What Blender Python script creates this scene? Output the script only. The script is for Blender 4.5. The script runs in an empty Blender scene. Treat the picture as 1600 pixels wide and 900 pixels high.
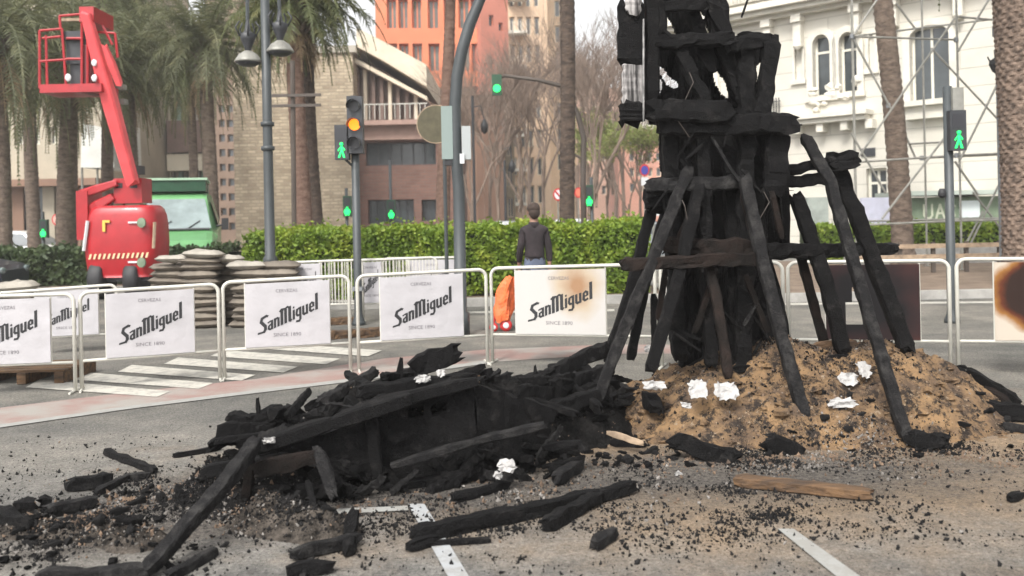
import bpy, math, random
from mathutils import Vector, Matrix, noise, Euler
random.seed(11)
SC = bpy.context.scene
COL = SC.collection
V = Vector
# ------------------------------------------------------------------ camera
F = 1400.0; CX = 800.0; CY = 338.0; ROLL = 0.021; EYE = 1.6
cr, sr = math.cos(ROLL), math.sin(ROLL)
cam = bpy.data.cameras.new('camera')
cam.sensor_width = 36.0; cam.lens = 36.0 * F / 1600.0
cam.shift_y = -(450.0 - CY) / 1600.0
cam.clip_end = 600.0
cam.dof.use_dof = True; cam.dof.focus_distance = 7.2; cam.dof.aperture_fstop = 1.9
co = bpy.data.objects.new('camera', cam); COL.objects.link(co)
co.matrix_world = Matrix(((cr, sr, 0, 0), (0, 0, -1, 0), (-sr, cr, 0, EYE), (0, 0, 0, 1)))
SC.camera = co
# ------------------------------------------------------------------ sky and sun
SUN_EL, SUN_AZ = math.radians(48), math.radians(205)      # azimuth clockwise from +Y
w = bpy.data.worlds.new('World'); SC.world = w; w.use_nodes = True
nt = w.node_tree; nt.nodes.clear()
sky = nt.nodes.new('ShaderNodeTexSky'); sky.sky_type = 'NISHITA'; sky.sun_disc = False
sky.sun_elevation = SUN_EL; sky.sun_rotation = SUN_AZ
sky.air_density = 1.0; sky.dust_density = 4.0; sky.ozone_density = 1.0
hs = nt.nodes.new('ShaderNodeHueSaturation'); hs.inputs['Saturation'].default_value = 0.05; hs.inputs['Value'].default_value = 1.2
bg = nt.nodes.new('ShaderNodeBackground'); bg.inputs['Strength'].default_value = 0.15
ow = nt.nodes.new('ShaderNodeOutputWorld')
nt.links.new(sky.outputs[0], hs.inputs['Color']); nt.links.new(hs.outputs[0], bg.inputs['Color'])
nt.links.new(bg.outputs[0], ow.inputs['Surface'])
sl = bpy.data.lights.new('sun', 'SUN'); sl.energy = 1.7; sl.angle = math.radians(11); sl.color = (1.0, 0.95, 0.87)
so = bpy.data.objects.new('sun', sl); COL.objects.link(so)
sdir = V((math.sin(SUN_AZ) * math.cos(SUN_EL), math.cos(SUN_AZ) * math.cos(SUN_EL), math.sin(SUN_EL)))
so.rotation_euler = sdir.to_track_quat('Z', 'Y').to_euler(); so.location = (0, 0, 30)
SC.view_settings.view_transform = 'Standard'; SC.view_settings.look = 'None'
SC.view_settings.exposure = 0.82; SC.view_settings.gamma = 1.0; SC.view_settings.use_curve_mapping = False

# ------------------------------------------------------------------ picture <-> place
def ray(px, py):
    a = (px - CX) / F; b = -(py - CY) / F
    return V((a * cr + b * sr, 1.0, -a * sr + b * cr))
def P(px, py, Y):
    r = ray(px, py); return V((r.x * Y, Y, EYE + r.z * Y))
def G(px, py, z=0.0):
    r = ray(px, py); t = (z - EYE) / r.z
    return V((r.x * t, t, z))
def GX(px, Y): return V(((px - CX) / F * Y, Y, 0.0))      # ground point below a column of the picture
def R(a, b): return random.uniform(a, b)

# ------------------------------------------------------------------ mesh builder
class MB:
    def __init__(s): s.v = []; s.f = []
    def quad(s, a, b, c, d):
        n = len(s.v); s.v += [a, b, c, d]; s.f.append((n, n+1, n+2, n+3)); return s
    def tri(s, a, b, c):
        n = len(s.v); s.v += [a, b, c]; s.f.append((n, n+1, n+2)); return s
    def box(s, c, d, rot=None, jit=0.0):
        n = len(s.v); c = V(c)
        for x in (-.5, .5):
            for y in (-.5, .5):
                for z in (-.5, .5):
                    p = V((x*d[0], y*d[1], z*d[2]))
                    if jit: p = V((p.x*(1+R(-jit, jit)), p.y*(1+R(-jit, jit)), p.z*(1+R(-jit, jit))))
                    if rot is not None: p = rot @ p
                    s.v.append(c + p)
        s.f += [(n, n+1, n+3, n+2), (n+4, n+6, n+7, n+5), (n, n+4, n+5, n+1), (n+2, n+3, n+7, n+6), (n, n+2, n+6, n+4), (n+1, n+5, n+7, n+3)]
        return s
    def bx(s, x0, x1, y0, y1, z0, z1):
        return s.box(((x0+x1)/2, (y0+y1)/2, (z0+z1)/2), (x1-x0, y1-y0, z1-z0))
    def tube(s, pts, r, n=8, cap=True):
        pts = [V(p) for p in pts]; m = len(pts)
        rs = r if isinstance(r, (list, tuple)) else [r]*m
        base = len(s.v); ref = None
        for i, p in enumerate(pts):
            t = (pts[min(i+1, m-1)] - pts[max(i-1, 0)])
            t = t.normalized() if t.length > 1e-9 else V((0, 0, 1))
            if ref is None:
                ref = V((0, 0, 1)) if abs(t.z) < .9 else V((1, 0, 0))
            a = t.cross(ref)
            if a.length < 1e-6: a = t.cross(V((0, 1, 0)))
            a.normalize(); b = a.cross(t).normalized(); ref = b
            for k in range(n):
                an = 2*math.pi*k/n
                s.v.append(p + (a*math.cos(an) + b*math.sin(an))*rs[i])
        for i in range(m-1):
            for k in range(n):
                k2 = (k+1) % n
                s.f.append((base+i*n+k, base+i*n+k2, base+(i+1)*n+k2, base+(i+1)*n+k))
        if cap:
            s.f.append(tuple(base+k for k in range(n))[::-1]); s.f.append(tuple(base+(m-1)*n+k for k in range(n)))
        return s
    def lathe(s, prof, n=16, c=(0, 0, 0), cap=True):
        c = V(c); base = len(s.v)
        for (r, z) in prof:
            for k in range(n):
                a = 2*math.pi*k/n; s.v.append(c + V((r*math.cos(a), r*math.sin(a), z)))
        for i in range(len(prof)-1):
            for k in range(n):
                k2 = (k+1) % n
                s.f.append((base+i*n+k, base+i*n+k2, base+(i+1)*n+k2, base+(i+1)*n+k))
        if cap:
            s.f.append(tuple(base+k for k in range(n))[::-1]); s.f.append(tuple(base+(len(prof)-1)*n+k for k in range(n)))
        return s
    def prism(s, pts, ext):
        """closed polygon pts (3D) pushed along ext"""
        n = len(pts); b = len(s.v); ext = V(ext)
        s.v += [V(p) for p in pts] + [V(p)+ext for p in pts]
        s.f.append(tuple(range(b, b+n))[::-1]); s.f.append(tuple(range(b+n, b+2*n)))
        for i in range(n):
            j = (i+1) % n; s.f.append((b+i, b+j, b+n+j, b+n+i))
        return s
    def beamline(s, pts, w_, h_=None, jit=.07, taper=1.0):
        """one continuous burnt timber through several joints"""
        pts = [V(p) for p in pts]; h_ = h_ or w_; q = []
        for a_, b_ in zip(pts[:-1], pts[1:]):
            n = max(2, int((b_-a_).length/.038)); q += [a_.lerp(b_, k/n) for k in range(n)]
        q.append(pts[-1]); m = len(q); bas = len(s.v); t0 = (pts[-1]-pts[0]).normalized(); ref = V((0, 1, 0)) if abs(t0.y) < .8 else V((1, 0, 0))
        sh = [(1, .8), (.8, 1), (.1, 1.03), (-.8, 1), (-1, .8), (-1.03, .1), (-1, -.8), (-.8, -1), (-.1, -1.03), (.8, -1), (1, -.8), (1.03, 0)]; sd = R(0, 99); N_ = 12
        for i, p in enumerate(q):
            t = (q[min(i+1, m-1)]-q[max(i-1, 0)]).normalized(); a = t.cross(ref).normalized(); b = a.cross(t).normalized(); u = i/(m-1)
            k = (1+(taper-1)*u)*(1+jit*1.3*noise.noise(V((i*.33, sd, 0)))); e = .7 if i in (0, m-1) else 1
            c = p+a*noise.noise(V((i*.25, sd, 5)))*w_*jit+b*noise.noise(V((i*.25, sd, 9)))*w_*jit
            for j, (x, y) in enumerate(sh):
                z = 1+jit*noise.noise(V((i*.35, sd, j*.9)))*1.6+jit*noise.noise(V((i*.9, sd, j*2.3)))*1.3; z -= max(0, noise.noise(V((i*.22, sd+7, j*.5)))-.22)*jit*6
                s.v.append(c+a*x*w_/2*k*e*z+b*y*h_/2*k*e*z+(t*R(-.3, .3)*w_ if i in (0, m-1) else V((0, 0, 0))))
        for i in range(m-1):
            for k in range(N_): s.f.append((bas+i*N_+k, bas+i*N_+(k+1) % N_, bas+(i+1)*N_+(k+1) % N_, bas+(i+1)*N_+k))
        s.f.append(tuple(bas+k for k in range(N_))[::-1]); s.f.append(tuple(bas+(m-1)*N_+k for k in range(N_))); return s
    def beam(s, p0, p1, w_, h_=None, seg=None, jit=0.12, taper=1.0, bow=0.0, up=None):
        """a burnt timber: uneven eight-sided section, chewed ends"""
        p0 = V(p0); p1 = V(p1); h_ = h_ or w_
        L = (p1-p0).length
        if seg is None: seg = max(3, min(14, int(L/0.09)))
        t = (p1-p0).normalized(); ref = up or (V((0, 0, 1)) if abs(t.z) < .85 else V((1, 0, 0)))
        a = t.cross(ref).normalized(); b = a.cross(t).normalized()
        bas = len(s.v); sh = [(1, .72), (.72, 1), (-.72, 1), (-1, .72), (-1, -.72), (-.72, -1), (.72, -1), (1, -.72)]
        bd = (a*R(-1, 1) + b*R(-1, 1))*bow
        for i in range(seg+1):
            u = i/seg; k = (1+(taper-1)*u) * (1+R(-jit, jit)*.6)
            e = .72 if i in (0, seg) else 1.0
            c = p0.lerp(p1, u) + bd*math.sin(u*math.pi) + (a*R(-1, 1)+b*R(-1, 1))*w_*jit*.25
            for (x, y) in sh:
                end = t*(R(-.25, .25)*w_ if i in (0, seg) else 0)
                s.v.append(c + a*x*w_/2*k*e*(1+R(-jit, jit)*.5) + b*y*h_/2*k*e*(1+R(-jit, jit)*.5) + end)
        for i in range(seg):
            for k in range(8):
                k2 = (k+1) % 8
                s.f.append((bas+i*8+k, bas+i*8+k2, bas+(i+1)*8+k2, bas+(i+1)*8+k))
        s.f.append(tuple(bas+k for k in range(8))[::-1]); s.f.append(tuple(bas+seg*8+k for k in range(8)))
        return s
    def lump(s, c, r, seed=0, n=6, m=8, am=.35):
        c = V(c); bas = len(s.v)
        for i in range(n+1):
            th = math.pi*i/n
            for k in range(m):
                ph = 2*math.pi*k/m
                d = V((math.sin(th)*math.cos(ph), math.sin(th)*math.sin(ph), math.cos(th)))
                q = 1 + am*noise.noise(d*1.7 + V((seed*3.1, seed*1.7, 0)))*1.6
                s.v.append(c + V((d.x*r[0], d.y*r[1], d.z*r[2]))*q)
        for i in range(n):
            for k in range(m):
                k2 = (k+1) % m
                s.f.append((bas+i*m+k, bas+(i+1)*m+k, bas+(i+1)*m+k2, bas+i*m+k2))
        return s
    def mesh(s, name, mat, smooth=False, off=None):
        me = bpy.data.meshes.new(name)
        vs = s.v if off is None else [v - off for v in s.v]
        me.from_pydata([tuple(v) for v in vs], [], s.f)
        if mat is not None: me.materials.append(mat)
        if smooth:
            me.polygons.foreach_set('use_smooth', [True]*len(me.polygons))
        me.update(); return me

def empty_thing(name, label, cat, loc=(0, 0, 0), rz=0.0, group=None):
    o = bpy.data.objects.new(name, None); o.empty_display_size = .2; COL.objects.link(o)
    o.location = loc; o.rotation_euler = (0, 0, rz); o['label'] = label; o['category'] = cat
    if group: o['group'] = group
    return o
def part(name, mb, mat, parent, smooth=False, world=False, label=None):
    """world=True: the builder holds world points and the parent is an unrotated empty"""
    off = None
    if world:
        off = V((0, 0, 0)); q = parent
        while q is not None: off = off + V(q.location); q = q.parent
    o = bpy.data.objects.new(name, mb.mesh(name, mat, smooth, off)); COL.objects.link(o); o.parent = parent
    if label: o['label'] = label
    return o
def single(name, mb, mat, label, cat, loc=None, rot=None, group=None, smooth=False, center=False):
    off = None
    if center:
        off = sum((V(v) for v in mb.v), V((0, 0, 0)))/len(mb.v); off.z = min(v[2] for v in mb.v)
    o = bpy.data.objects.new(name, mb.mesh(name, mat, smooth, off)); COL.objects.link(o)
    if off is not None: o.location = off
    if loc is not None: o.location = loc
    if rot is not None: o.rotation_euler = rot
    o['label'] = label; o['category'] = cat
    if group: o['group'] = group
    return o
def structure(name, mb, mat, smooth=False, kind='structure', label=None, cat=None):
    o = bpy.data.objects.new(name, mb.mesh(name, mat, smooth)); COL.objects.link(o); o['kind'] = kind
    if label: o['label'] = label
    if cat: o['category'] = cat
    return o
def kids(o): return [c for c in bpy.data.objects if c.parent == o]
def dup(root, loc=None, rz=None, label=None, scale=None):
    ch1 = kids(root)
    c = root.copy(); COL.objects.link(c)
    if loc is not None: c.location = loc
    if rz is not None: c.rotation_euler = (0, 0, rz)
    if scale is not None: c.scale = (scale,)*3 if not isinstance(scale, tuple) else scale
    if label: c['label'] = label
    for a in ch1:
        sub = kids(a); d = a.copy(); COL.objects.link(d); d.parent = c
        for b in sub:
            e = b.copy(); COL.objects.link(e); e.parent = d
    return c

# ------------------------------------------------------------------ materials
def mat(name, col, rough=.8, var=.0, scale=3.0, col2=None, bump=0.0, bscale=None, metal=0.0, detail=5.0, lo=.35, hi=.65, spec=None, bdist=.02, stretch=None, coat=0.0):
    m = bpy.data.materials.new(name); m.use_nodes = True; n = m.node_tree; b = n.nodes['Principled BSDF']
    b.inputs['Base Color'].default_value = (*col, 1); b.inputs['Roughness'].default_value = rough
    b.inputs['Metallic'].default_value = metal
    if spec is not None: b.inputs['Specular IOR Level'].default_value = spec
    if coat: b.inputs['Coat Weight'].default_value = coat
    tc = n.nodes.new('ShaderNodeTexCoord'); mp = n.nodes.new('ShaderNodeMapping'); n.links.new(tc.outputs['Object'], mp.inputs[0])
    if stretch: mp.inputs['Scale'].default_value = stretch
    if col2 is not None or var:
        t = n.nodes.new('ShaderNodeTexNoise'); t.inputs['Scale'].default_value = scale; t.inputs['Detail'].default_value = detail; t.inputs['Roughness'].default_value = .6
        n.links.new(mp.outputs[0], t.inputs['Vector'])
        r = n.nodes.new('ShaderNodeValToRGB'); r.color_ramp.elements[0].position = lo; r.color_ramp.elements[1].position = hi
        c2 = col2 if col2 is not None else tuple(min(1, c*(1+var)) for c in col)
        c1 = col if col2 is not None else tuple(c*(1-var) for c in col)
        r.color_ramp.elements[0].color = (*c1, 1); r.color_ramp.elements[1].color = (*c2, 1)
        n.links.new(t.outputs['Fac'], r.inputs[0]); n.links.new(r.outputs[0], b.inputs['Base Color'])
    if bump:
        t2 = n.nodes.new('ShaderNodeTexNoise'); t2.inputs['Scale'].default_value = bscale or scale*4; t2.inputs['Detail'].default_value = 4
        n.links.new(mp.outputs[0], t2.inputs['Vector'])
        bp = n.nodes.new('ShaderNodeBump'); bp.inputs['Strength'].default_value = bump; bp.inputs['Distance'].default_value = bdist
        n.links.new(t2.outputs['Fac'], bp.inputs['Height']); n.links.new(bp.outputs[0], b.inputs['Normal'])
    return m
def emit(name, col, st):
    m = bpy.data.materials.new(name); m.use_nodes = True; b = m.node_tree.nodes['Principled BSDF']
    b.inputs['Base Color'].default_value = (*col, 1); b.inputs['Emission Color'].default_value = (*col, 1); b.inputs['Emission Strength'].default_value = st
    return m
def brickmat(name, c1, c2, mortar, sx, sz, msize=.012, rough=.85, bump=.5, off=.5, noise_amt=.25, dirt=None):
    m = bpy.data.materials.new(name); m.use_nodes = True; n = m.node_tree; b = n.nodes['Principled BSDF']; b.inputs['Roughness'].default_value = rough
    tc = n.nodes.new('ShaderNodeTexCoord'); sp = n.nodes.new('ShaderNodeSeparateXYZ'); cb = n.nodes.new('ShaderNodeCombineXYZ'); ad = n.nodes.new('ShaderNodeMath'); ad.operation = 'ADD'
    n.links.new(tc.outputs['Object'], sp.inputs[0]); n.links.new(sp.outputs[0], ad.inputs[0]); n.links.new(sp.outputs[1], ad.inputs[1])
    n.links.new(ad.outputs[0], cb.inputs[0]); n.links.new(sp.outputs[2], cb.inputs[1])
    br = n.nodes.new('ShaderNodeTexBrick'); br.inputs['Scale'].default_value = 1.0; br.inputs['Brick Width'].default_value = sx; br.inputs['Row Height'].default_value = sz
    br.inputs['Mortar Size'].default_value = msize; br.inputs['Color1'].default_value = (*c1, 1); br.inputs['Color2'].default_value = (*c2, 1); br.inputs['Mortar'].default_value = (*mortar, 1)
    br.inputs['Mortar Smooth'].default_value = .3; br.offset = off
    n.links.new(cb.outputs[0], br.inputs['Vector'])
    t = n.nodes.new('ShaderNodeTexNoise'); t.inputs['Scale'].default_value = 1.1; t.inputs['Detail'].default_value = 8; n.links.new(tc.outputs['Object'], t.inputs['Vector'])
    mx = n.nodes.new('ShaderNodeMixRGB'); mx.blend_type = 'MULTIPLY'; mx.inputs[0].default_value = noise_amt
    rr = n.nodes.new('ShaderNodeValToRGB'); rr.color_ramp.elements[0].position = .3; rr.color_ramp.elements[1].position = .6; rr.color_ramp.elements[0].color = (.35, .33, .3, 1)
    n.links.new(t.outputs['Fac'], rr.inputs[0]); n.links.new(br.outputs['Color'], mx.inputs[1]); n.links.new(rr.outputs[0], mx.inputs[2])
    n.links.new(mx.outputs[0], b.inputs['Base Color'])
    bp = n.nodes.new('ShaderNodeBump'); bp.inputs['Strength'].default_value = bump; bp.inputs['Distance'].default_value = .02; bp.invert = True
    n.links.new(br.outputs['Fac'], bp.inputs['Height']); n.links.new(bp.outputs[0], b.inputs['Normal'])
    return m
def charmat(name, dark, light, amount=.62, sc=9.0):
    """alligatored charcoal: cracked cells, patches of grey ash"""
    m = bpy.data.materials.new(name); m.use_nodes = True; n = m.node_tree; b = n.nodes['Principled BSDF']
    b.inputs['Specular IOR Level'].default_value = .18
    tc = n.nodes.new('ShaderNodeTexCoord')
    vo = n.nodes.new('ShaderNodeTexVoronoi'); vo.feature = 'DISTANCE_TO_EDGE'; vo.inputs['Scale'].default_value = 62
    nz = n.nodes.new('ShaderNodeTexNoise'); nz.inputs['Scale'].default_value = sc; nz.inputs['Detail'].default_value = 8; nz.inputs['Roughness'].default_value = .7
    n.links.new(tc.outputs['Object'], vo.inputs['Vector']); n.links.new(tc.outputs['Object'], nz.inputs['Vector'])
    r = n.nodes.new('ShaderNodeValToRGB'); r.color_ramp.elements[0].position = amount-.14; r.color_ramp.elements[1].position = amount+.14
    r.color_ramp.elements[0].color = (*dark, 1); r.color_ramp.elements[1].color = (*light, 1)
    n.links.new(nz.outputs['Fac'], r.inputs[0]); n.links.new(r.outputs[0], b.inputs['Base Color'])
    rr = n.nodes.new('ShaderNodeMapRange'); rr.inputs[3].default_value = .6; rr.inputs[4].default_value = .95; n.links.new(nz.outputs['Fac'], rr.inputs[0]); n.links.new(rr.outputs[0], b.inputs['Roughness'])
    mr = n.nodes.new('ShaderNodeMapRange'); mr.inputs[2].default_value = .12; n.links.new(vo.outputs['Distance'], mr.inputs[0])
    ad = n.nodes.new('ShaderNodeMath'); ad.operation = 'ADD'; mq = n.nodes.new('ShaderNodeMath'); mq.operation = 'MULTIPLY'; mq.inputs[1].default_value = .28; n.links.new(mr.outputs[0], mq.inputs[0]); n.links.new(mq.outputs[0], ad.inputs[0]); n.links.new(nz.outputs['Fac'], ad.inputs[1])
    bp = n.nodes.new('ShaderNodeBump'); bp.inputs['Strength'].default_value = .8; bp.inputs['Distance'].default_value = .02
    n.links.new(ad.outputs[0], bp.inputs['Height']); n.links.new(bp.outputs[0], b.inputs['Normal'])
    return m
M = {}
M['char'] = charmat('charcoal', (.0045, .0042, .0045), (.042, .039, .037), .68)
M['char_grey'] = charmat('charcoal_greyed', (.011, .0105, .011), (.055, .052, .050), .60, 11)
M['char_brown'] = charmat('charcoal_brown', (.009, .007, .006), (.032, .021, .017), .58, 5)
M['wood'] = mat('scorched_wood', (.045, .028, .018), .85, col2=(.14, .078, .036), scale=3, bump=.6, stretch=(1, 7, 7), bscale=9)
M['palewood'] = mat('pale_split_wood', (.30, .22, .15), .8, .3, 9, bump=.4)
M['bits'] = mat('charcoal_bits', (.006, .006, .0062), .85, spec=.15, col2=(.018, .017, .017), scale=2.5)
M['ash'] = mat('ash_bits', (.11, .10, .09), .95, col2=(.27, .25, .23), scale=2.5)
M['chips'] = mat('brown_bits', (.075, .052, .038), .9, col2=(.20, .135, .09), scale=2.5)
M['paper'] = mat('white_scrap', (.38, .37, .36), .85, .2, 12, bump=.3)
M['white'] = mat('white_paint', (.54, .525, .47), .45, .08, 6)
M['banner'] = mat('banner_cloth', (.44, .425, .44), .6, .06, 2.5, bump=.35, bscale=4, bdist=.05)
M['ink'] = mat('banner_ink', (.018, .018, .02), .6)
M['inkgrey'] = mat('banner_small_ink', (.16, .15, .16), .6)
M['red'] = mat('lift_red', (.36, .010, .016), .4, .12, 3, coat=.2)
M['red_lit'] = mat('lit_boom_red', (.84, .11, .12), .42, .1, 3)  # lift red brightened: light falling on the boom put into its colour
M['black'] = mat('black_rubber', (.02, .02, .022), .6, .2, 6)
M['dark'] = mat('dark_plastic', (.035, .037, .042), .5, .2, 5)
M['grey'] = mat('grey_metal', (.20, .21, .22), .5, .15, 6, metal=.3)
M['pole'] = mat('grey_green_pole', (.045, .052, .055), .5, .15, 3)
M['polebrown'] = mat('brown_pole', (.07, .055, .045), .6, .15, 3)
M['galv'] = mat('galvanised_tube', (.24, .235, .21), .5, .2, 5, metal=.2)
M['pgreen'] = mat('van_green', (.13, .33, .13), .35, .1, 2, coat=.3)
M['dgreen'] = mat('dark_green', (.012, .06, .028), .5, .2, 4)
M['glass'] = mat('window_glass', (.05, .06, .065), .12, .35, .7, spec=.8)
M['glasslight'] = mat('windscreen_glass', (.22, .27, .27), .1, .2, 2, spec=.9)
M['yellow'] = mat('yellow_paint', (.65, .45, .08), .6)
M['orange'] = mat('orange_sheet', (.75, .15, .045), .6, .15, 8, bump=.3)
M['carwhite'] = mat('car_white', (.62, .63, .64), .3, coat=.4)
M['cardark'] = mat('car_dark', (.03, .035, .05), .3, coat=.4)
M['cargrey'] = mat('car_grey', (.30, .32, .34), .3, coat=.4)
M['signred'] = mat('sign_red', (.50, .03, .03), .5)
M['signblue'] = mat('sign_blue', (.05, .045, .28), .5)
M['sand'] = mat('sandbag_cloth', (.10, .084, .068), .95, col2=(.21, .18, .145), scale=2.2, bump=.6, bscale=40, bdist=.006)
M['sandpale'] = mat('sandbag_pale_cloth', (.30, .275, .235), .95, .15, 5, bump=.6, bscale=30, bdist=.01)
M['trunk'] = mat('palm_trunk', (.085, .062, .048), .95, col2=(.20, .15, .115), scale=5, bump=1.0, bscale=14, bdist=.04, stretch=(1, 1, 2.2))
M['trunkred'] = mat('palm_trunk_reddish', (.11, .062, .045), .95, col2=(.19, .12, .09), scale=5, bump=1.0, bscale=14, bdist=.04, stretch=(1, 1, 2.2))
M['trunkdark'] = mat('dark_palm_trunk', (.035, .025, .02), .95, col2=(.10, .07, .052), scale=5, bump=1.0, bscale=14, bdist=.04, stretch=(1, 1, 2.2))
M['bark'] = mat('bark', (.10, .075, .058), .95, .3, 8, bump=.8)
M['twig'] = mat('twig_bark', (.19, .14, .11), .95, .25, 2)
def leafmat(name, a, b, c, sc=1.3, trans=.25):
    m = bpy.data.materials.new(name); m.use_nodes = True; n = m.node_tree; bs = n.nodes['Principled BSDF']; bs.inputs['Roughness'].default_value = .6
    tc = n.nodes.new('ShaderNodeTexCoord'); t = n.nodes.new('ShaderNodeTexNoise'); t.inputs['Scale'].default_value = sc; t.inputs['Detail'].default_value = 8; t.inputs['Roughness'].default_value = .7
    n.links.new(tc.outputs['Object'], t.inputs['Vector'])
    r = n.nodes.new('ShaderNodeValToRGB'); e = r.color_ramp.elements; e[0].position = .3; e[0].color = (*a, 1); e[1].position = .7; e[1].color = (*c, 1); k = e.new(.5); k.color = (*b, 1)
    n.links.new(t.outputs['Fac'], r.inputs[0]); n.links.new(r.outputs[0], bs.inputs['Base Color'])
    tr = n.nodes.new('ShaderNodeBsdfTranslucent'); n.links.new(r.outputs[0], tr.inputs['Color'])
    mx = n.nodes.new('ShaderNodeMixShader'); mx.inputs[0].default_value = trans
    n.links.new(bs.outputs[0], mx.inputs[1]); n.links.new(tr.outputs[0], mx.inputs[2]); n.links.new(mx.outputs[0], n.nodes['Material Output'].inputs['Surface'])
    return m
M['palm'] = leafmat('palm_leaf', (.06, .078, .026), (.125, .145, .055), (.26, .245, .10), 1.6, .45)
M['palmgrey'] = leafmat('palm_leaf_grey', (.07, .08, .038), (.14, .15, .075), (.27, .255, .13), 1.6, .45)
M['hedge'] = leafmat('hedge_leaf', (.065, .12, .014), (.18, .27, .028), (.36, .40, .05), 2.4, .3)
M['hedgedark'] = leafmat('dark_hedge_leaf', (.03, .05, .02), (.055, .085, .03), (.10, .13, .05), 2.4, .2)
M['lime'] = leafmat('spring_leaf', (.16, .20, .06), (.24, .28, .08), (.34, .36, .12), 2, .35)
# ================================================================== GROUND
def ground_mat():
    m = bpy.data.materials.new('dusty_asphalt'); m.use_nodes = True; n = m.node_tree; L = n.links.new; b = n.nodes['Principled BSDF']; b.inputs['Roughness'].default_value = .9
    b.inputs['Specular IOR Level'].default_value = .25
    tc = n.nodes.new('ShaderNodeTexCoord')
    def nz(s, d=6, r=.6):
        t = n.nodes.new('ShaderNodeTexNoise'); t.inputs['Scale'].default_value = s; t.inputs['Detail'].default_value = d; t.inputs['Roughness'].default_value = r; L(tc.outputs['Object'], t.inputs['Vector']); return t
    def ramp(src, p0, c0, p1, c1):
        r = n.nodes.new('ShaderNodeValToRGB'); r.color_ramp.elements[0].position = p0; r.color_ramp.elements[1].position = p1
        r.color_ramp.elements[0].color = (*c0, 1); r.color_ramp.elements[1].color = (*c1, 1); L(src, r.inputs[0]); return r.outputs[0]
    def mix(f, a, c, mode='MIX'):
        x = n.nodes.new('ShaderNodeMixRGB'); x.blend_type = mode
        if isinstance(f, float): x.inputs[0].default_value = f
        else: L(f, x.inputs[0])
        L(a, x.inputs[1]) if not isinstance(a, tuple) else setattr(x.inputs[1], 'default_value', (*a, 1))
        L(c, x.inputs[2]) if not isinstance(c, tuple) else setattr(x.inputs[2], 'default_value', (*c, 1))
        return x.outputs[0]
    base = ramp(nz(.55, 8).outputs['Fac'], .38, (.15, .15, .142), .62, (.25, .24, .22))
    grain = ramp(nz(48, 4, .8).outputs['Fac'], .35, (.35, .35, .35), .62, (1.35, 1.33, 1.3))
    base = mix(.6, base, grain, 'MULTIPLY'); base = mix(.55, base, ramp(nz(2.6, 8, .72).outputs['Fac'], .38, (.62, .62, .61), .62, (1.22, 1.18, 1.12)), 'MULTIPLY')
    # sandy dust washed out around the fire, as a wide worn patch
    def blob(cx, cy, rx, ry, soft):
        mp = n.nodes.new('ShaderNodeMapping'); mp.vector_type = 'POINT'; mp.inputs['Location'].default_value = (-cx/rx, -cy/ry, 0); mp.inputs['Scale'].default_value = (1/rx, 1/ry, 0)
        L(tc.outputs['Object'], mp.inputs[0]); ln = n.nodes.new('ShaderNodeVectorMath'); ln.operation = 'LENGTH'; L(mp.outputs[0], ln.inputs[0])
        ns = nz(1.7, 8, .65); ad = n.nodes.new('ShaderNodeMath'); ad.operation = 'MULTIPLY_ADD'; ad.inputs[1].default_value = 1.6; L(ns.outputs['Fac'], ad.inputs[0]); L(ln.outputs['Value'], ad.inputs[2])
        mr = n.nodes.new('ShaderNodeMapRange'); mr.inputs[1].default_value = 1.8+soft; mr.inputs[2].default_value = 1.8-soft; L(ad.outputs[0], mr.inputs[0]); return mr.outputs[0]
    sandm = blob(1.6, 6.0, 2.8, 1.7, .45); ashm = blob(.3, 4.8, 4.6, 2.0, .8); soot = blob(-1.0, 5.35, 1.4, .55, .4)
    soot2 = blob(1.2, 5.5, 1.9, .5, .45); soot3 = blob(-2.1, 4.75, .8, .45, .4)
    sandc = ramp(nz(9, 7, .7).outputs['Fac'], .35, (.20, .15, .105), .65, (.34, .25, .165))
    ashc = ramp(nz(6, 8, .75).outputs['Fac'], .38, (.125, .121, .116), .62, (.27, .26, .243))
    c = mix(ashm, base, ashc); c = mix(sandm, c, sandc)
    spots = ramp(nz(22, 6, .8).outputs['Fac'], .40, (.03, .028, .027), .52, (.14, .125, .11))
    for s_ in (soot, soot2, soot3): c = mix(s_, c, spots)
    # fine dark specks everywhere near the fire
    sp = nz(75, 2, .5); spm = n.nodes.new('ShaderNodeMapRange'); spm.inputs[1].default_value = .64; spm.inputs[2].default_value = .70; L(sp.outputs['Fac'], spm.inputs[0])
    mu = n.nodes.new('ShaderNodeMath'); mu.operation = 'MULTIPLY'; L(spm.outputs[0], mu.inputs[0]); L(ashm, mu.inputs[1])
    c = mix(mu.outputs[0], c, (.03, .028, .028))
    for (s_, a_, b_, cc) in ((34, .60, .66, (.05, .045, .042)), (16, .62, .70, (.09, .08, .072)), (90, .62, .68, (.36, .34, .31))):
        q_ = nz(s_, 4, .65); qm = n.nodes.new('ShaderNodeMapRange'); qm.inputs[1].default_value = a_; qm.inputs[2].default_value = b_; qm.inputs[4].default_value = .85; L(q_.outputs['Fac'], qm.inputs[0]); qu = n.nodes.new('ShaderNodeMath'); qu.operation = 'MULTIPLY'; L(qm.outputs[0], qu.inputs[0]); L(ashm, qu.inputs[1]); c = mix(qu.outputs[0], c, cc)
    c = mix(.85, c, ramp(nz(42, 5, .85).outputs['Fac'], .34, (.40, .40, .40), .64, (1.38, 1.36, 1.33)), 'MULTIPLY'); c = mix(.7, c, ramp(nz(110, 3, .8).outputs['Fac'], .34, (.5, .5, .5), .66, (1.35, 1.35, 1.35)), 'MULTIPLY')
    # cracks and damp darker tyre-worn bands
    st = n.nodes.new('ShaderNodeTexNoise'); st.inputs['Scale'].default_value = 1.0; st.inputs['Detail'].default_value = 5
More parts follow.
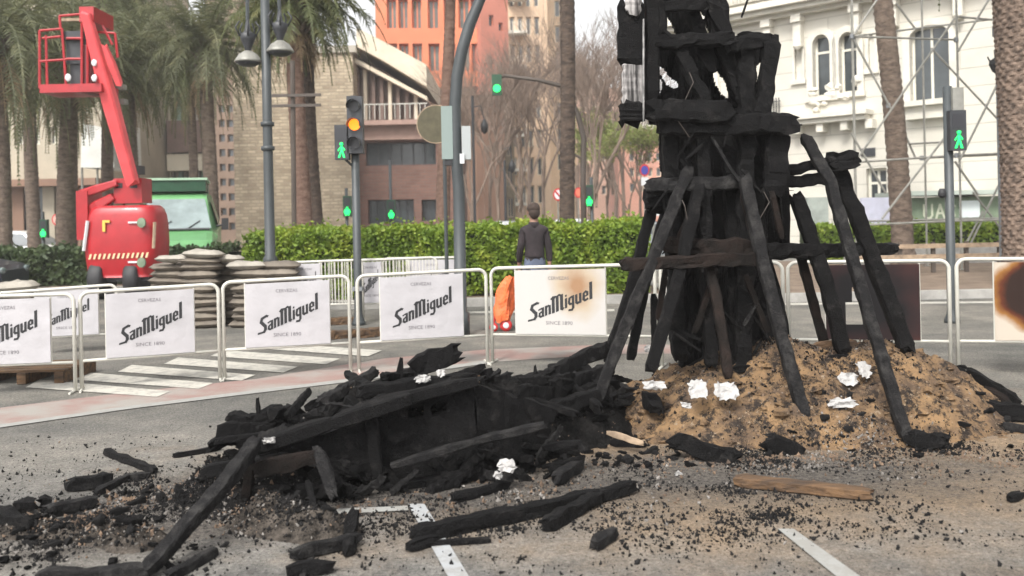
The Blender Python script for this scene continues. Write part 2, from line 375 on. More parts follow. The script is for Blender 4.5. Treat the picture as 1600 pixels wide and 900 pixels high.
    mp = n.nodes.new('ShaderNodeMapping'); mp.inputs['Scale'].default_value = (.12, 1.1, 1); L(tc.outputs['Object'], mp.inputs[0]); L(mp.outputs[0], st.inputs['Vector'])
    c = mix(.6, c, ramp(st.outputs['Fac'], .4, (.72, .73, .75), .6, (1.1, 1.08, 1.05)), 'MULTIPLY')
    L(c, b.inputs['Base Color'])
    bp = n.nodes.new('ShaderNodeBump'); bp.inputs['Strength'].default_value = .9; bp.inputs['Distance'].default_value = .016
    ad = n.nodes.new('ShaderNodeMath'); ad.operation = 'ADD'; L(nz(60, 4, .7).outputs['Fac'], ad.inputs[0]); L(nz(7, 5).outputs['Fac'], ad.inputs[1]); L(ad.outputs[0], bp.inputs['Height']); L(bp.outputs[0], b.inputs['Normal'])
    return m
g = MB(); g.quad(V((-120, -25, 0)), V((120, -25, 0)), V((120, 190, 0)), V((-120, 190, 0)))
structure('ground', g, ground_mat())
hz = MB(); hz.bx(-121, 121, -26, 191, -1, 42)
hm = bpy.data.materials.new('haze'); hm.use_nodes = True; hn = hm.node_tree; hn.nodes.clear()
hv = hn.nodes.new('ShaderNodeVolumePrincipled'); hv.inputs['Color'].default_value = (.93, .91, .90, 1); hv.inputs['Density'].default_value = .0017; hv.inputs['Anisotropy'].default_value = .2
ho = hn.nodes.new('ShaderNodeOutputMaterial'); hn.links.new(hv.outputs[0], ho.inputs['Volume'])
structure('haze', hz, hm, False, 'stuff')
M['redlane'] = mat('worn_red_lane', (.25, .165, .145), .9, col2=(.27, .25, .225), scale=1.6, lo=.42, hi=.62, detail=9.0, bump=.4, bscale=60, bdist=.008)
def wornpaint(name, col, thr=.5, sc=7):
    """road paint worn through to the asphalt: alpha from noise"""
    m = bpy.data.materials.new(name); m.use_nodes = True; n = m.node_tree; L = n.links.new; b = n.nodes['Principled BSDF']; b.inputs['Roughness'].default_value = .85
    tc = n.nodes.new('ShaderNodeTexCoord'); t = n.nodes.new('ShaderNodeTexNoise'); t.inputs['Scale'].default_value = sc; t.inputs['Detail'].default_value = 9; t.inputs['Roughness'].default_value = .75
    L(tc.outputs['Object'], t.inputs['Vector'])
    r = n.nodes.new('ShaderNodeMapRange'); r.inputs[1].default_value = thr-.05; r.inputs[2].default_value = thr+.05; L(t.outputs['Fac'], r.inputs[0])
    r.inputs[3].default_value = .35
    c = n.nodes.new('ShaderNodeMixRGB'); c.inputs[1].default_value = (.24, .23, .21, 1); c.inputs[2].default_value = (*col, 1); L(r.outputs[0], c.inputs[0]); L(c.outputs[0], b.inputs['Base Color'])
    return m
M['stripe'] = wornpaint('worn_white_paint', (.44, .42, .37), .48)
M['line'] = wornpaint('worn_blue_white_paint', (.33, .34, .35), .50)
M['faint'] = wornpaint('faded_line_paint', (.29, .29, .275), .52, 9)
def sheet(name, pxs, z, m):
    a = MB(); n = len(pxs); a.v = [G(x, y, z) for x, y in pxs]; a.f = [tuple(range(n))]
    structure(name, a, m)
top = [(-300, 672), (0, 637), (200, 613), (400, 592), (600, 560), (760, 546), (960, 538), (1250, 540)]
bot = [(1250, 552), (960, 553), (760, 566), (600, 588), (400, 612), (200, 637), (0, 666), (-300, 700)]
a = MB()
for i in range(len(top)-1):
    t0, t1 = top[i], top[i+1]; b0, b1 = bot[len(bot)-1-i], bot[len(bot)-2-i]
    a.quad(G(*b0, .004), G(*b1, .004), G(*t1, .004), G(*t0, .004))
structure('red_lane_band', a, M['redlane'])
def strip(name, line, wpx, m, z=.008):
    a = MB()
    for (x0, y0), (x1, y1) in zip(line[:-1], line[1:]):
        a.quad(G(x0, y0+wpx, z), G(x1, y1+wpx, z), G(x1, y1, z), G(x0, y0, z))
    structure(name, a, m)
strip('lane_edge_line', [(-300, 697), (0, 663), (200, 634), (400, 609), (600, 585), (760, 563)], 5, M['faint'])
for i in range(6):
    x0 = 40+72*i; y0 = 594-11.5*i; ln = 205-6*i
    sheet('crosswalk_stripe', [(x0, y0+11-.7*i), (x0+ln, y0+26-1.2*i), (x0+ln+22, y0+17-1.2*i), (x0+22, y0-1)], .008, M['stripe'])
sheet('parking_line', [(637, 787), (663, 787), (742, 915), (708, 915)], .008, M['line'])
sheet('parking_line', [(470, 797), (637, 790), (638, 797), (470, 806)], .008, M['faint'])
sheet('parking_line', [(1215, 826), (1240, 826), (1365, 915), (1325, 915)], .008, M['faint'])
for (x0, x1, y) in ((640, 960, 487), (1090, 1600, 474)):
    sheet('road_edge_line', [(x0, y+4), (x1, y-1), (x1, y-4), (x0, y+1)], .004, M['stripe'])

# planted islands with kerbs
M['soil'] = mat('island_soil', (.12, .085, .06), .95, col2=(.20, .15, .11), scale=2.5, bump=.8)
M['kerb'] = mat('kerb_stone', (.30, .29, .27), .85, .2, 3, bump=.3)
def island(x0, x1, y0, y1):
    a = MB(); a.bx(x0+.18, x1-.18, y0+.18, y1-.18, -.2, .12); structure('island_soil', a, M['soil'])
    a = MB()
    a.bx(x0, x1, y0, y0+.18, -.2, .15); a.bx(x0, x1, y1-.18, y1, -.2, .15); a.bx(x0, x0+.18, y0+.18, y1-.18, -.2, .15); a.bx(x1-.18, x1, y0+.18, y1-.18, -.2, .15)
    structure('kerb', a, M['kerb'])
island(-5.3, 3.0, 16.0, 19.6)
island(4.0, 22.0, 15.6, 26.5)
island(-16.0, -6.6, 21.0, 25.0)
a = MB(); a.bx(-60, 40, 37.5, 44, -.2, .14); structure('far_pavement', a, mat('pavement', (.25, .23, .21), .9, .15, 2))

# ================================================================== BUILDINGS
def plane_hit(px, py, org, rz):
    r = ray(px, py); nrm = V((-math.sin(rz), math.cos(rz), 0)); ex = V((math.cos(rz), math.sin(rz), 0))
    o = V((0, 0, EYE)); t = (V(org)-o).dot(nrm)/r.dot(nrm); p = o + r*t
    return (p-V(org)).dot(ex), p.z
def wall_with_holes(mb, x0, x1, z0, z1, rects, depth=.25, thick=None, arch=()):
    xs = sorted({x0, x1, *[r[0] for r in rects], *[r[1] for r in rects]}); zs = sorted({z0, z1, *[r[2] for r in rects], *[r[3] for r in rects]})
    for i in range(len(xs)-1):
        for j in range(len(zs)-1):
            cx_, cz = (xs[i]+xs[i+1])/2, (zs[j]+zs[j+1])/2
            if any(r[0] < cx_ < r[1] and r[2] < cz < r[3] for r in rects): continue
            mb.quad(V((xs[i], 0, zs[j])), V((xs[i+1], 0, zs[j])), V((xs[i+1], 0, zs[j+1])), V((xs[i], 0, zs[j+1])))
    for (a_, b_, c_, d_) in [r[:4] for r in rects]:
        mb.quad(V((a_, 0, c_)), V((a_, depth, c_)), V((a_, depth, d_)), V((a_, 0, d_)))
        mb.quad(V((b_, 0, d_)), V((b_, depth, d_)), V((b_, depth, c_)), V((b_, 0, c_)))
        mb.quad(V((a_, 0, d_)), V((a_, depth, d_)), V((b_, depth, d_)), V((b_, 0, d_)))
        mb.quad(V((a_, 0, c_)), V((b_, 0, c_)), V((b_, depth, c_)), V((a_, depth, c_)))
    return mb
def shell(mb, x0, x1, z0, z1, D):
    """sides, top and back behind a facade"""
    mb.quad(V((x0, D, z0)), V((x0, 0, z0)), V((x0, 0, z1)), V((x0, D, z1)))
    mb.quad(V((x1, 0, z0)), V((x1, D, z0)), V((x1, D, z1)), V((x1, 0, z1)))
    mb.quad(V((x0, 0, z1)), V((x1, 0, z1)), V((x1, D, z1)), V((x0, D, z1)))
    mb.quad(V((x1, D, z0)), V((x0, D, z0)), V((x0, D, z1)), V((x1, D, z1)))
    return mb
def window(parent, r, frame, glass, depth=.2, mull=1, trans=1, fw=.07, sill=None):
    a_, b_, c_, d_ = r[:4]; f = MB(); y0, y1 = depth-.06, depth-.002
    f.bx(a_, a_+fw, y0, y1, c_, d_); f.bx(b_-fw, b_, y0, y1, c_, d_); f.bx(a_+fw, b_-fw, y0, y1, d_-fw, d_); f.bx(a_+fw, b_-fw, y0, y1, c_, c_+fw)
    for k in range(mull):
        x = a_+(b_-a_)*(k+1)/(mull+1); f.bx(x-fw/2, x+fw/2, y0+.01, y1, c_+fw, d_-fw)
    for k in range(trans-1):
        z = c_+(d_-c_)*(.72 if trans == 2 else (k+1)/trans); f.bx(a_+fw, b_-fw, y0+.004, y1, z-fw/2, z+fw/2)
    w_ = part('window', f, frame, parent)
    gl = MB(); gl.bx(a_, b_, depth-.02, depth+.03, c_, d_); part('pane', gl, glass, w_)
    if sill: s_ = MB(); s_.bx(a_-.1, b_+.1, -.12, .05, c_-.1, c_-.002); part('sill', s_, sill, w_)
    return w_

# --- white house on the right, seen at an angle
M['white_wall'] = brickmat('white_rendered_wall', (.60, .57, .50), (.57, .54, .475), (.42, .40, .35), 9.0, .62, .02, .8, .5, .5, .12)
M['white_trim'] = mat('white_stucco_trim', (.62, .59, .52), .75, .12, 1.5, bump=.2)
M['shade_frame'] = mat('cream_window_frame', (.70, .67, .58), .6)
HO = P(1300, 345, 33.0); HO.z = 0; HR = math.radians(-43.0)
house = empty_thing('white_house', 'white stucco corner house with arched windows and a balustrade behind the scaffold', 'building', HO, HR)
H = lambda px, py: plane_hit(px, py, HO, HR)
def HRct(xa, ya, xb, yb):
    (s0, z0), (s1, z1) = H(xa, yb), H(xb, ya); return (s0, s1, z0, z1)
r1 = HRct(1272, 52, 1297, 152); r2 = HRct(1313, 48, 1339, 146); r3 = HRct(1424, 35, 1483, 162)
sA, _ = H(1062, 100); sB, _ = H(1720, 100); zc0 = H(1200, 27)[1]
ztop = zc0+5.6
r4 = HRct(1150, 66, 1172, 160); r5 = HRct(1096, 76, 1114, 165)
rg = [HRct(1355, 262, 1385, 345), HRct(1265, 262, 1290, 345), HRct(1560, 120, 1600, 220)]
up = []
for k in range(7):
    s_ = sA+1.6+k*3.1; up.append((s_, s_+1.1, zc0+1.5, zc0+4.0))
n1 = HRct(1243, 60, 1253, 125); n2 = HRct(1358, 52, 1366, 108)
wall = wall_with_holes(MB(), sA, sB, 0, ztop, [r1, r2, r3, r4, r5, n1, n2]+up+rg[:1], .28); shell(wall, sA, sB, 0, ztop, 10)
wl = part('wall', wall, M['white_wall'], house)
for q in (n1, n2): nb = MB(); nb.bx(q[0], q[1], .1, .3, q[2], q[3]); part('niche', nb, M['white_trim'], house)
for r, mu in ((r1, 0), (r2, 0), (r3, 1), (r4, 0), (r5, 0)): window(house, r, M['shade_frame'], M['glass'], .28, mu, 2 if mu == 0 else 1, .08)
for r in up: window(house, r, M['shade_frame'], M['glass'], .28, 1, 2, .09)
window(house, rg[0], M['shade_frame'], M['glass'], .28, 1, 2, .09)
def arch(mb, r, rise, seg=10, proud=.10, wd=.24):
    """spandrels that round the head of an opening and a raised moulding around it"""
    cx_ = (r[0]+r[1])/2; hw = (r[1]-r[0])/2; zb = r[3]-rise; ptsi = []; ptso = []
    for k in range(seg+1):
        a_ = math.pi*k/seg; ptsi.append((cx_-hw*math.cos(a_), zb+rise*math.sin(a_))); ptso.append((cx_-(hw+wd)*math.cos(a_), zb+(rise+wd)*math.sin(a_)))
    for k in range(seg):
        (x0, z0), (x1, z1) = ptsi[k], ptsi[k+1]; (u0, w0), (u1, w1) = ptso[k], ptso[k+1]
        mb.prism([V((x0, -proud, z0)), V((x1, -proud, z1)), V((u1, -proud, w1)), V((u0, -proud, w0))], (0, proud+.002, 0))
        zt = r[3]+.002
        mb.prism([V((x0, .004, z0)), V((x1, .004, z1)), V((x1, .004, zt)), V((x0, .004, zt))], (0, .2, 0))
    mb.bx(r[0]-wd, r[0], -proud, .002, r[2], zb); mb.bx(r[1], r[1]+wd, -proud, .002, r[2], zb)
    mb.bx(r[0]-wd-.05, r[1]+wd+.05, -proud-.06, .004, r[2]-.18, r[2]-.002)
for q, rs_ in ((r1, (r1[1]-r1[0])/2*1.25), (r2, (r2[1]-r2[0])/2*1.25), (r3, .35), (r4, .35), (r5, .35)): tr = MB(); arch(tr, q, rs_); part('window_moulding', tr, M['white_trim'], house)
for q in (n1, n2): tr = MB(); arch(tr, q, .3, 6, .05, .1); part('window_moulding', tr, M['white_trim'], house)
c = MB()
for (y0, za, zb_) in ((-.30, -.15, .0), (-.62, .0, .18), (-.85, .18, .42), (-.45, .42, .55)): c.bx(sA-.3, sB+.3, y0, .003, zc0+za, zc0+zb_-.002)
part('cornice', c, M['white_trim'], house)
c = MB(); nb_ = 90
for k in range(nb_):
    s_ = sA+(sB-sA)*k/nb_; c.lathe([(.05, 0), (.09, .12), (.10, .28), (.045, .5), (.06, .72), (.05, .75)], 6, (s_, -.62, zc0+.55))
part('baluster', c, M['white_trim'], house).__setitem__('kind', 'stuff')
c = MB(); c.bx(sA-.2, sB+.2, -.75, -.5, zc0+1.31, zc0+1.45); c.bx(sA-.2, sB+.2, -.75, -.5, zc0+.5501, zc0+.57); part('handrail', c, M['white_trim'], house)
for (px, py, hh) in ((1203, 45, 1.1), (1250, 36, 1.2), (1340, 18, 1.0), (1398, 10, 1.0), (1500, -12, 1.0)):
    s_, z_ = H(px, py); c = MB()
    c.box((s_, -.16, zc0-.15-hh*.5), (.30, .32, hh)); c.box((s_, -.22, zc0-.3), (.38, .42, .28)); c.lathe([(.1, 0), (.17, .1), (.12, .3), (.05, .34)], 10, (s_, -.28, zc0-.25-hh)); part('bracket', c, M['white_trim'], house)
s0, z0 = H(1243, 190); s1, _ = H(1365, 172)
c = MB(); c.bx(s0-.4, s1, -.7, .003, z0, z0+.16); c.bx(s0-.3, s1-.1, -.55, .002, z0-.18, z0-.002)
for k in range(4): c.bx(s0+.1+k*.9, s0+.35+k*.9, -.45, .001, z0-.5, z0-.182)
part('balcony_ledge', c, M['white_trim'], house)
s0b, z0b = H(1420, 168); s1b, _ = H(1488, 160)
c = MB(); c.bx(s0b-.2, s1b+.2, -.55, .003, z0b-.02, z0b+.16); c.bx(s0b, s1b, -.35, .002, z0b-.45, z0b-.022); part('window_ledge', c, M['white_trim'], house)
# carved ornament between the paired windows
c = MB(); so_, zo_ = H(1302, 140)
for k in range(16): c.lump((so_+R(-.9, .9), -.06, zo_+R(-.7, .25)), (R(.1, .22), .12, R(.08, .2)), k, 5, 7)
part('carved_ornament', c, M['white_trim'], house)
c = MB(); sg, zg = H(1203, 181)
for k in range(5): c.tube([(sg+k*.11, -.12, zg), (sg+k*.11, -.12, zg+.65)], .022, 5)
c.bx(sg-.03, sg+.5, -.14, -.10, zg+.5, zg+.53); part('window_grille', c, M['dark'], house)
c = MB(); sg, zg = H(1357, 238); c.bx(sg-.25, sg+.25, -.05, .003, zg-.15, zg+.15); part('air_vent', c, M['dark'], house)

# --- green kiosk with lettering and white hoardings beside the house
def flatbox(px0, py0, px1, py1, Y, d, m, name, label, cat, z0=None):
    p0 = P(px0, py1, Y); p1 = P(px1, py0, Y); zb = p0.z if z0 is None else z0
    o = empty_thing(name, label, cat, ((p0.x+p1.x)/2, Y+d/2, zb)); a = MB(); a.bx(p0.x, p1.x, Y, Y+d, zb, p1.z); part('body', a, m, o, world=True); return o
M['kioskgreen'] = mat('kiosk_green', (.16, .21, .14), .6, .2, 3)
k = flatbox(1425, 306, 1566, 346, 28.0, 2.2, M['kioskgreen'], 'kiosk', 'green kiosk with pale letters and a white poster behind the scaffold', 'kiosk', 0)
a = MB(); p0 = P(1418, 306, 27.9); p1 = P(1570, 296, 27.9); a.bx(p0.x, p1.x, 27.6, 30.4, p0.z, p1.z); part('roof', a, mat('kiosk_roof', (.42, .47, .42), .6), k, world=True)
p0 = P(1499, 340, 27.98); p1 = P(1530, 313, 27.98); a = MB(); a.bx(p0.x, p1.x, 27.95, 27.998, p0.z, p1.z); part('poster', a, mat('pale_poster', (.66, .72, .72), .4), k, world=True)
M['palepaint'] = mat('pale_letter_paint', (.50, .52, .40), .7)
def letters(strokes, org, ex, ez, ny, wd):
    """strokes in letter space -> thin raised strips"""
    a = MB(); j = 0
    for s_ in strokes:
        wdt = wd
        pts = s_
        if isinstance(s_[0], (int, float)): wdt = s_[0]; pts = s_[1:]
        for (x0, y0), (x1, y1) in zip(pts[:-1], pts[1:]):
            d = V((x1-x0, y1-y0, 0)); l_ = d.length; d.normalize(); q = V((-d.y, d.x, 0))*wdt/2; e = d*wdt*.28
            pp = [V((x0, y0, 0))-e+q, V((x0, y0, 0))-e-q, V((x1, y1, 0))+e-q, V((x1, y1, 0))+e+q]
            f = ny*(.002+.00025*(j % 9)); j += 1
            a.quad(*[org+ex*p.x+ez*p.y+f for p in pp])
    return a
lt = letters([[(0, 1), (0, .2), (.15, 0), (.45, 0), (.6, .2), (.6, 1)], [(.9, 0), (1.2, 1), (1.5, 0)], [(1.0, .35), (1.4, .35)], [(2.3, .85), (2.1, 1), (1.9, .9), (1.8, .7), (2.2, .4), (2.25, .15), (2.0, 0), (1.75, .1)]],
    P(1444, 341, 27.98), V((.42, 0, 0)), V((0, 0, .42)), V((0, -1, 0)), .16)
part('lettering', lt, M['palepaint'], k, world=True)
flatbox(1346, 308, 1396, 347, 27.5, .08, mat('lavender_cloth', (.52, .52, .62), .8, .1, 3), 'cloth_screen', 'pale lavender cloth screen left of the leaning date palm', 'screen', 0)
flatbox(1262, 308, 1294, 347, 28.5, .5, mat('grey_board', (.30, .33, .30), .8, .25, 2), 'notice_board', 'grey green notice board seen between the burnt legs', 'notice board', 0)

# --- stone-clad block
M['stone'] = brickmat('rough_stone_cladding', (.56, .46, .33), (.36, .285, .20), (.36, .30, .22), .42, .17, .03, .9, .9, .37, .45)
Y = 46.0
def blk(name, label, px0, px1, pytop, Y, D, m, rects=(), depth=.25, cat='building'):
    p0 = P(px0, 350, Y); p1 = P(px1, 350, Y); zt = P((px0+px1)/2, pytop, Y).z
    o = empty_thing(name, label, cat, (p0.x, Y, 0)); W = p1.x-p0.x
    rr = [(P(a_, 0, Y).x-p0.x, P(b_, 0, Y).x-p0.x, P((a_+b_)/2, d_, Y).z, P((a_+b_)/2, c_, Y).z) for (a_, c_, b_, d_) in rects]
    rr = [r for r in rr if r[0] > .01 and r[1] < W-.01]
    rr = [(r[0], r[1], max(r[2], .05), min(r[3], zt-.05)) for r in rr]
    a = wall_with_holes(MB(), 0, W, 0, zt, rr, depth); shell(a, 0, W, 0, zt, D); part('wall', a, m, o)
    return o, rr, W, zt
o, rr, W, zt = blk('stone_building', 'windowless block clad in rough tan stone behind the two palm trunks', 368, 556, 84, 46, 12, M['stone'])
a = MB(); a.bx(-.2, W+.2, -.15, 12, zt+.002, zt+.35); part('parapet', a, mat('parapet', (.4, .36, .3), .8), o)
# --- little grid-window block
gr = [(338+k*13, 164+j*23, 347+k*13, 176+j*23) for k in range(3) for j in range(9)]
M['tan'] = mat('tan_render', (.235, .165, .125), .85, .12, .8)
o, rr, W, zt = blk('grid_window_building', 'narrow tan block with a grid of small square windows', 328, 380, -60, 58, 14, M['tan'], gr)
for r in rr: window(o, r, M['tan'], M['glass'], .25, 0, 1, .05)

# --- low brown building with the sloping roof
M['redbrick'] = brickmat('dull_red_brick', (.20, .105, .08), (.16, .08, .062), (.15, .11, .09), .5, .16, .02, .9, .4, .5, .25)
M['brownclad'] = mat('brown_cladding', (.16, .105, .085), .7, .2, 1.5)
M['creamconc'] = mat('cream_concrete', (.62, .53, .41), .8, .1, 1)
Y = 47.0
rects = [(566, 222, 676, 258), (568, 312, 640, 349), (652, 312, 690, 345)]
o, rr, W, zt = blk('brick_hall', 'low dull red brick hall with a sloping cream roof beside the stone block', 546, 716, 198, Y, 10, M['redbrick'], rects, .5)
for r in rr: window(o, r, M['dark'], M['glass'], .5, 5, 1, .08)
def PB(px, py): return P(px, py, Y)-V(o.location)
up_ = [PB(546, 60), PB(549, 98), PB(600, 108), PB(664, 150), PB(664, 192), PB(546, 197)]
a = MB(); q = [PB(546, 198), PB(664, 198), PB(664, 152), PB(600, 108), PB(548, 84)]; a.prism([p+V((0, .8, 0)) for p in q], (0, 8, 0)); part('upper_wall', a, M['brownclad'], o)
for k, px in enumerate((556, 568, 581, 594, 607, 620, 634, 648, 661)):
    t_ = PB(px, 104+max(0, (px-585))*.60); b_ = PB(px, 196); a = MB(); a.bx(t_.x-.09, t_.x+.09, .35, .795, b_.z+.05, t_.z-.1); part('fin', a, M['creamconc'] if k % 3 == 1 else M['brownclad'], o)
a = MB(); q = [PB(590, 62), PB(668, 104), PB(668, 138), PB(598, 96), PB(560, 76), PB(560, 46)]; a.prism([p+V((0, -.6, 0)) for p in q], (0, 9, 0)); part('roof', a, M['creamconc'], o)
a = MB(); q = [PB(556, 92), PB(668, 152), PB(668, 158), PB(556, 99)]; a.prism([p+V((0, -.3, 0)) for p in q], (0, .9, 0)); part('eaves_band', a, M['creamconc'], o)
a = MB(); p0 = PB(560, 199); p1 = PB(668, 192); a.bx(p0.x, p1.x, -1.0, .78, p0.z+.005, p0.z+.25); p0 = PB(556, 222); a.bx(p0.x-.3, p1.x, -.5, -.003, p0.z+.05, p0.z+.85); part('balcony', a, mat('balcony_pinkish', (.34, .22, .18), .8, .1, 2), o)
p0 = PB(566, 190); a = MB()
for k in range(14): a.bx(p0.x+k*.26, p0.x+k*.26+.03, -.9, -.87, p0.z, p0.z+.75)
a.bx(p0.x, p0.x+3.5, -.91, -.86, p0.z+.75, p0.z+.8); part('railing', a, M['white'], o)

# --- salmon apartment tower
M['salmon'] = mat('salmon_render', (.60, .19, .095), .85, .08, .5)
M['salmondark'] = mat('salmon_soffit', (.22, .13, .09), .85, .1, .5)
M['curtainglass'] = mat('curtained_glass', (.11, .12, .10), .25, .3, 1.2, spec=.7)
Y = 66.0; rects = []
for (t_, b_) in ((-70, -12), (-2, 44), (68, 111)):
    for xx in (604, 622, 643, 668, 693, 716, 735): rects.append((xx, t_, xx+(17 if xx > 660 else 15), b_))
p0 = P(590, 200, Y); p1 = P(756, 200, Y); zb = P(680, 136, Y).z; zt = zb+14.5
o = empty_thing('salmon_tower', 'salmon orange apartment tower above the brick hall', 'building', (p0.x, Y, 0)); W = p1.x-p0.x
rr = [(P(a_, 0, Y).x-p0.x, P(b_, 0, Y).x-p0.x, P((a_+b_)/2, d_, Y).z-zb, P((a_+b_)/2, c_, Y).z-zb) for (a_, c_, b_, d_) in rects]
a = wall_with_holes(MB(), 0, W, 0, 14.5, rr, .55); shell(a, 0, W, 0, 14.5, 12); a.quad(V((0, 0, 0)), V((0, 12, 0)), V((W, 12, 0)), V((W, 0, 0)))
a.v = [v+V((0, 0, zb)) for v in a.v]; part('wall', a, M['salmon'], o)
for r in rr: window(o, (r[0], r[1], r[2]+zb, r[3]+zb), M['salmon'], M['curtainglass'], .55, 1, 1, .1)
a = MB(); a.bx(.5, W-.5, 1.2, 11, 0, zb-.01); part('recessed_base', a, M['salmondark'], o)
# its turned side wing, the side's shade put into a darker salmon
o2 = empty_thing('salmon_side_wing', 'salmon stair wing with shade in its colour and small windows right of the salmon tower', 'building', (P(754, 200, 65.5).x, 65.5, 0), math.radians(28))
a = MB(); W2 = 2.3; zz = zb+14.5; rct = [(.7, 1.1, zb+q, zb+q+.8) for q in (1.2, 4.4, 7.6, 10.8)]+[(1.5, 1.85, zb+q, zb+q+.6) for q in (.9, 4.1, 7.3)]
wall_with_holes(a, 0, W2, zb-.6, zz, rct, .3); shell(a, 0, W2, zb-.6, zz, 8); a.quad(V((0, 0, zb-.6)), V((0, 8, zb-.6)), V((W2, 8, zb-.6)), V((W2, 0, zb-.6))); part('wall', a, mat('salmon_side_shaded', (.46, .17, .12), .85, .1, .5), o2)
for r in rct: window(o2, r, M['salmon'], M['glass'], .3, 0, 1, .05)
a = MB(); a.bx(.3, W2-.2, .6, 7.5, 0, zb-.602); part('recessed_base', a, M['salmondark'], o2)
# --- olive-grey infill behind the bare trees
M['olive'] = mat('olive_render', (.30, .25, .17), .85, .15, .6)
rects = [(706+k*16, 165+j*48, 716+k*16, 196+j*48) for k in range(6) for j in range(4)]
o, rr, W, zt = blk('olive_building', 'olive grey low block with white balcony rails behind the bare trees', 698, 806, 138, 72, 10, M['olive'], rects, .4)
for r in rr: window(o, r, M['creamconc'], M['glass'], .4, 1, 1, .1)
a = MB(); p0 = P(704, 196, 71.3)-V(o.location); p1 = P(790, 196, 71.3)-V(o.location)
for k in range(26): a.bx(p0.x+k*.17, p0.x+k*.17+.05, p0.y, p0.y+.05, p0.z, p0.z+1.0)
a.bx(p0.x, p1.x, p0.y-.02, p0.y+.07, p0.z+1.0, p0.z+1.08); a.bx(p0.x, p1.x, p0.y-.1, -.003, p0.z-.2, p0.z); part('balcony_railing', a, M['white_trim'], o)
# --- beige apartment blocks closing the street
M['beige'] = mat('beige_render', (.60, .43, .29), .85, .08, .4)
M['pink'] = mat('pinkish_render', (.52, .32, .24), .85, .08, .4)
M['cream'] = mat('cream_render', (.62, .56, .44), .85, .1, .4)
rects = [(795+k*13, -150+j*44, 803+k*13, -122+j*44) for k in range(5) for j in range(11)]
o, rr, W, zt = blk('beige_apartments', 'tall beige apartment block with white balconies left of the bare palm trunk', 788, 862, -160, 90, 14, M['beige'], rects, .4)
for r in rr: window(o, r, M['cream'], M['glass'], .4, 0, 1, .12)
for j in range(9):
    a = MB(); q = P(776, -110+j*54, 88.5)-V(o.location); a.bx(q.x+1.0, q.x+3.0, q.y, -.003, q.z, q.z+.25)
    for i in range(8): a.bx(q.x+1.02+i*.27, q.x+1.08+i*.27, q.y, q.y+.05, q.z+.25, q.z+1.2)
    part('balcony', a, M['white_trim'], o)
rects = [(866+k*14, -80+j*40, 875+k*14, -54+j*40) for k in range(3) for j in range(9)]
o, rr, W, zt = blk('beige_apartments', 'pale orange apartment block just behind the bare palm trunk', 858, 904, -95, 104, 14, mat('apricot_render', (.68, .50, .33), .85, .08, .4), rects, .4)
for r in rr: window(o, r, M['cream'], M['glass'], .4, 0, 1, .12)
rects = [(908+k*13, 160+j*26, 915+k*13, 174+j*26) for k in range(5) for j in range(6)]
o, rr, W, zt = blk('distant_block', 'faint pinkish block far down the street behind the bare trees', 900, 974, 138, 140, 14, M['pink'], rects, .4)
for r in rr: window(o, r, M['cream'], M['glass'], .4, 0, 1, .12)
rects = [(978+k*14, 214+j*24, 986+k*14, 228+j*24) for k in range(6) for j in range(4)]
o, rr, W, zt = blk('pink_block', 'salmon pink block with a white top far behind the blue sign', 968, 1072, 202, 118, 14, mat('salmon_pink', (.60, .30, .22), .85, .1, .4), rects, .4)
for r in rr: window(o, r, M['cream'], M['glass'], .4, 0, 1, .12)
a = MB(); a.bx(.3, W, -.3, 8, zt+.003, zt+1.2); part('roof_storey', a, M['white_trim'], o)
# --- left side behind the palms
rects = [(-60+k*26, 60+j*46, -46+k*26, 88+j*46) for k in range(9) for j in range(4)]
o, rr, W, zt = blk('cream_apartments', 'cream apartment block with dark shopfronts behind the palms at the far left', -640, 168, -120, 52, 14, mat('aged_cream_render', (.40, .35, .27), .85, .15, .4), rects+[(-600+k*95, 288, -530+k*95, 372) for k in range(5)]+[(-590+k*26, 60+j*46, -576+k*26, 88+j*46) for k in range(19) for j in range(4)]+[(-120, 288, -30, 372), (20, 288, 60, 372), (78, 288, 160, 372)], .4)
for i, r in enumerate(rr): window(o, r, M['dark'] if r[2] < 2 else M['shade_frame'], M['glass'], .4, 2 if r[2] < 2 else 1, 1, .1)
a = MB(); p0 = P(0, 292, 52)-V(o.location); a.bx(.1, W-.1, -1.2, -.003, p0.z-.05, p0.z+.35); part('canopy', a, M['salmondark'], o)
for (x0_, x1_) in ((23.9, 25.2), (27.3, 28.5)): a = MB(); a.bx(x0_, x1_, -.12, -.004, .05, p0.z-.06); part('dark_cladding', a, M['salmondark'], o)
rects = [(186+k*20, 176+j*44, 194+k*20, 206+j*44) for k in range(8) for j in range(3)]
o, rr, W, zt = blk('striped_apartments', 'pale block with vertical white and green strips behind the palms', 170, 330, 70, 62, 12, mat('greyed_cream', (.42, .37, .31), .85, .2, .8), rects, .4)
for i, r in enumerate(rr): window(o, r, M['cream'], M['glasslight'], .4, 1, 1, .1)
for k in range(9):
    a = MB(); x = W*(k+.35)/9; a.bx(x, x+.28, -.35, -.003, .1, zt-1-.3*(k % 3)); part('pilaster', a, M['cream'] if k % 2 else mat('grey_green_strip', (.22, .30, .25), .8), o)
a = MB(); q0 = P(270, 240, 61.6)-V(o.location); q1 = P(322, 190, 61.6)-V(o.location); a.bx(q0.x, q1.x, -1.4, -.36, q0.z, q1.z); part('brown_bay', a, M['brownclad'], o)
a = MB(); q0 = P(268, 268, 61.6)-V(o.location); q1 = P(322, 241, 61.6)-V(o.location); a.bx(q0.x, q1.x, -1.2, -.36, q0.z, q1.z); part('white_bay', a, M['cream'], o)
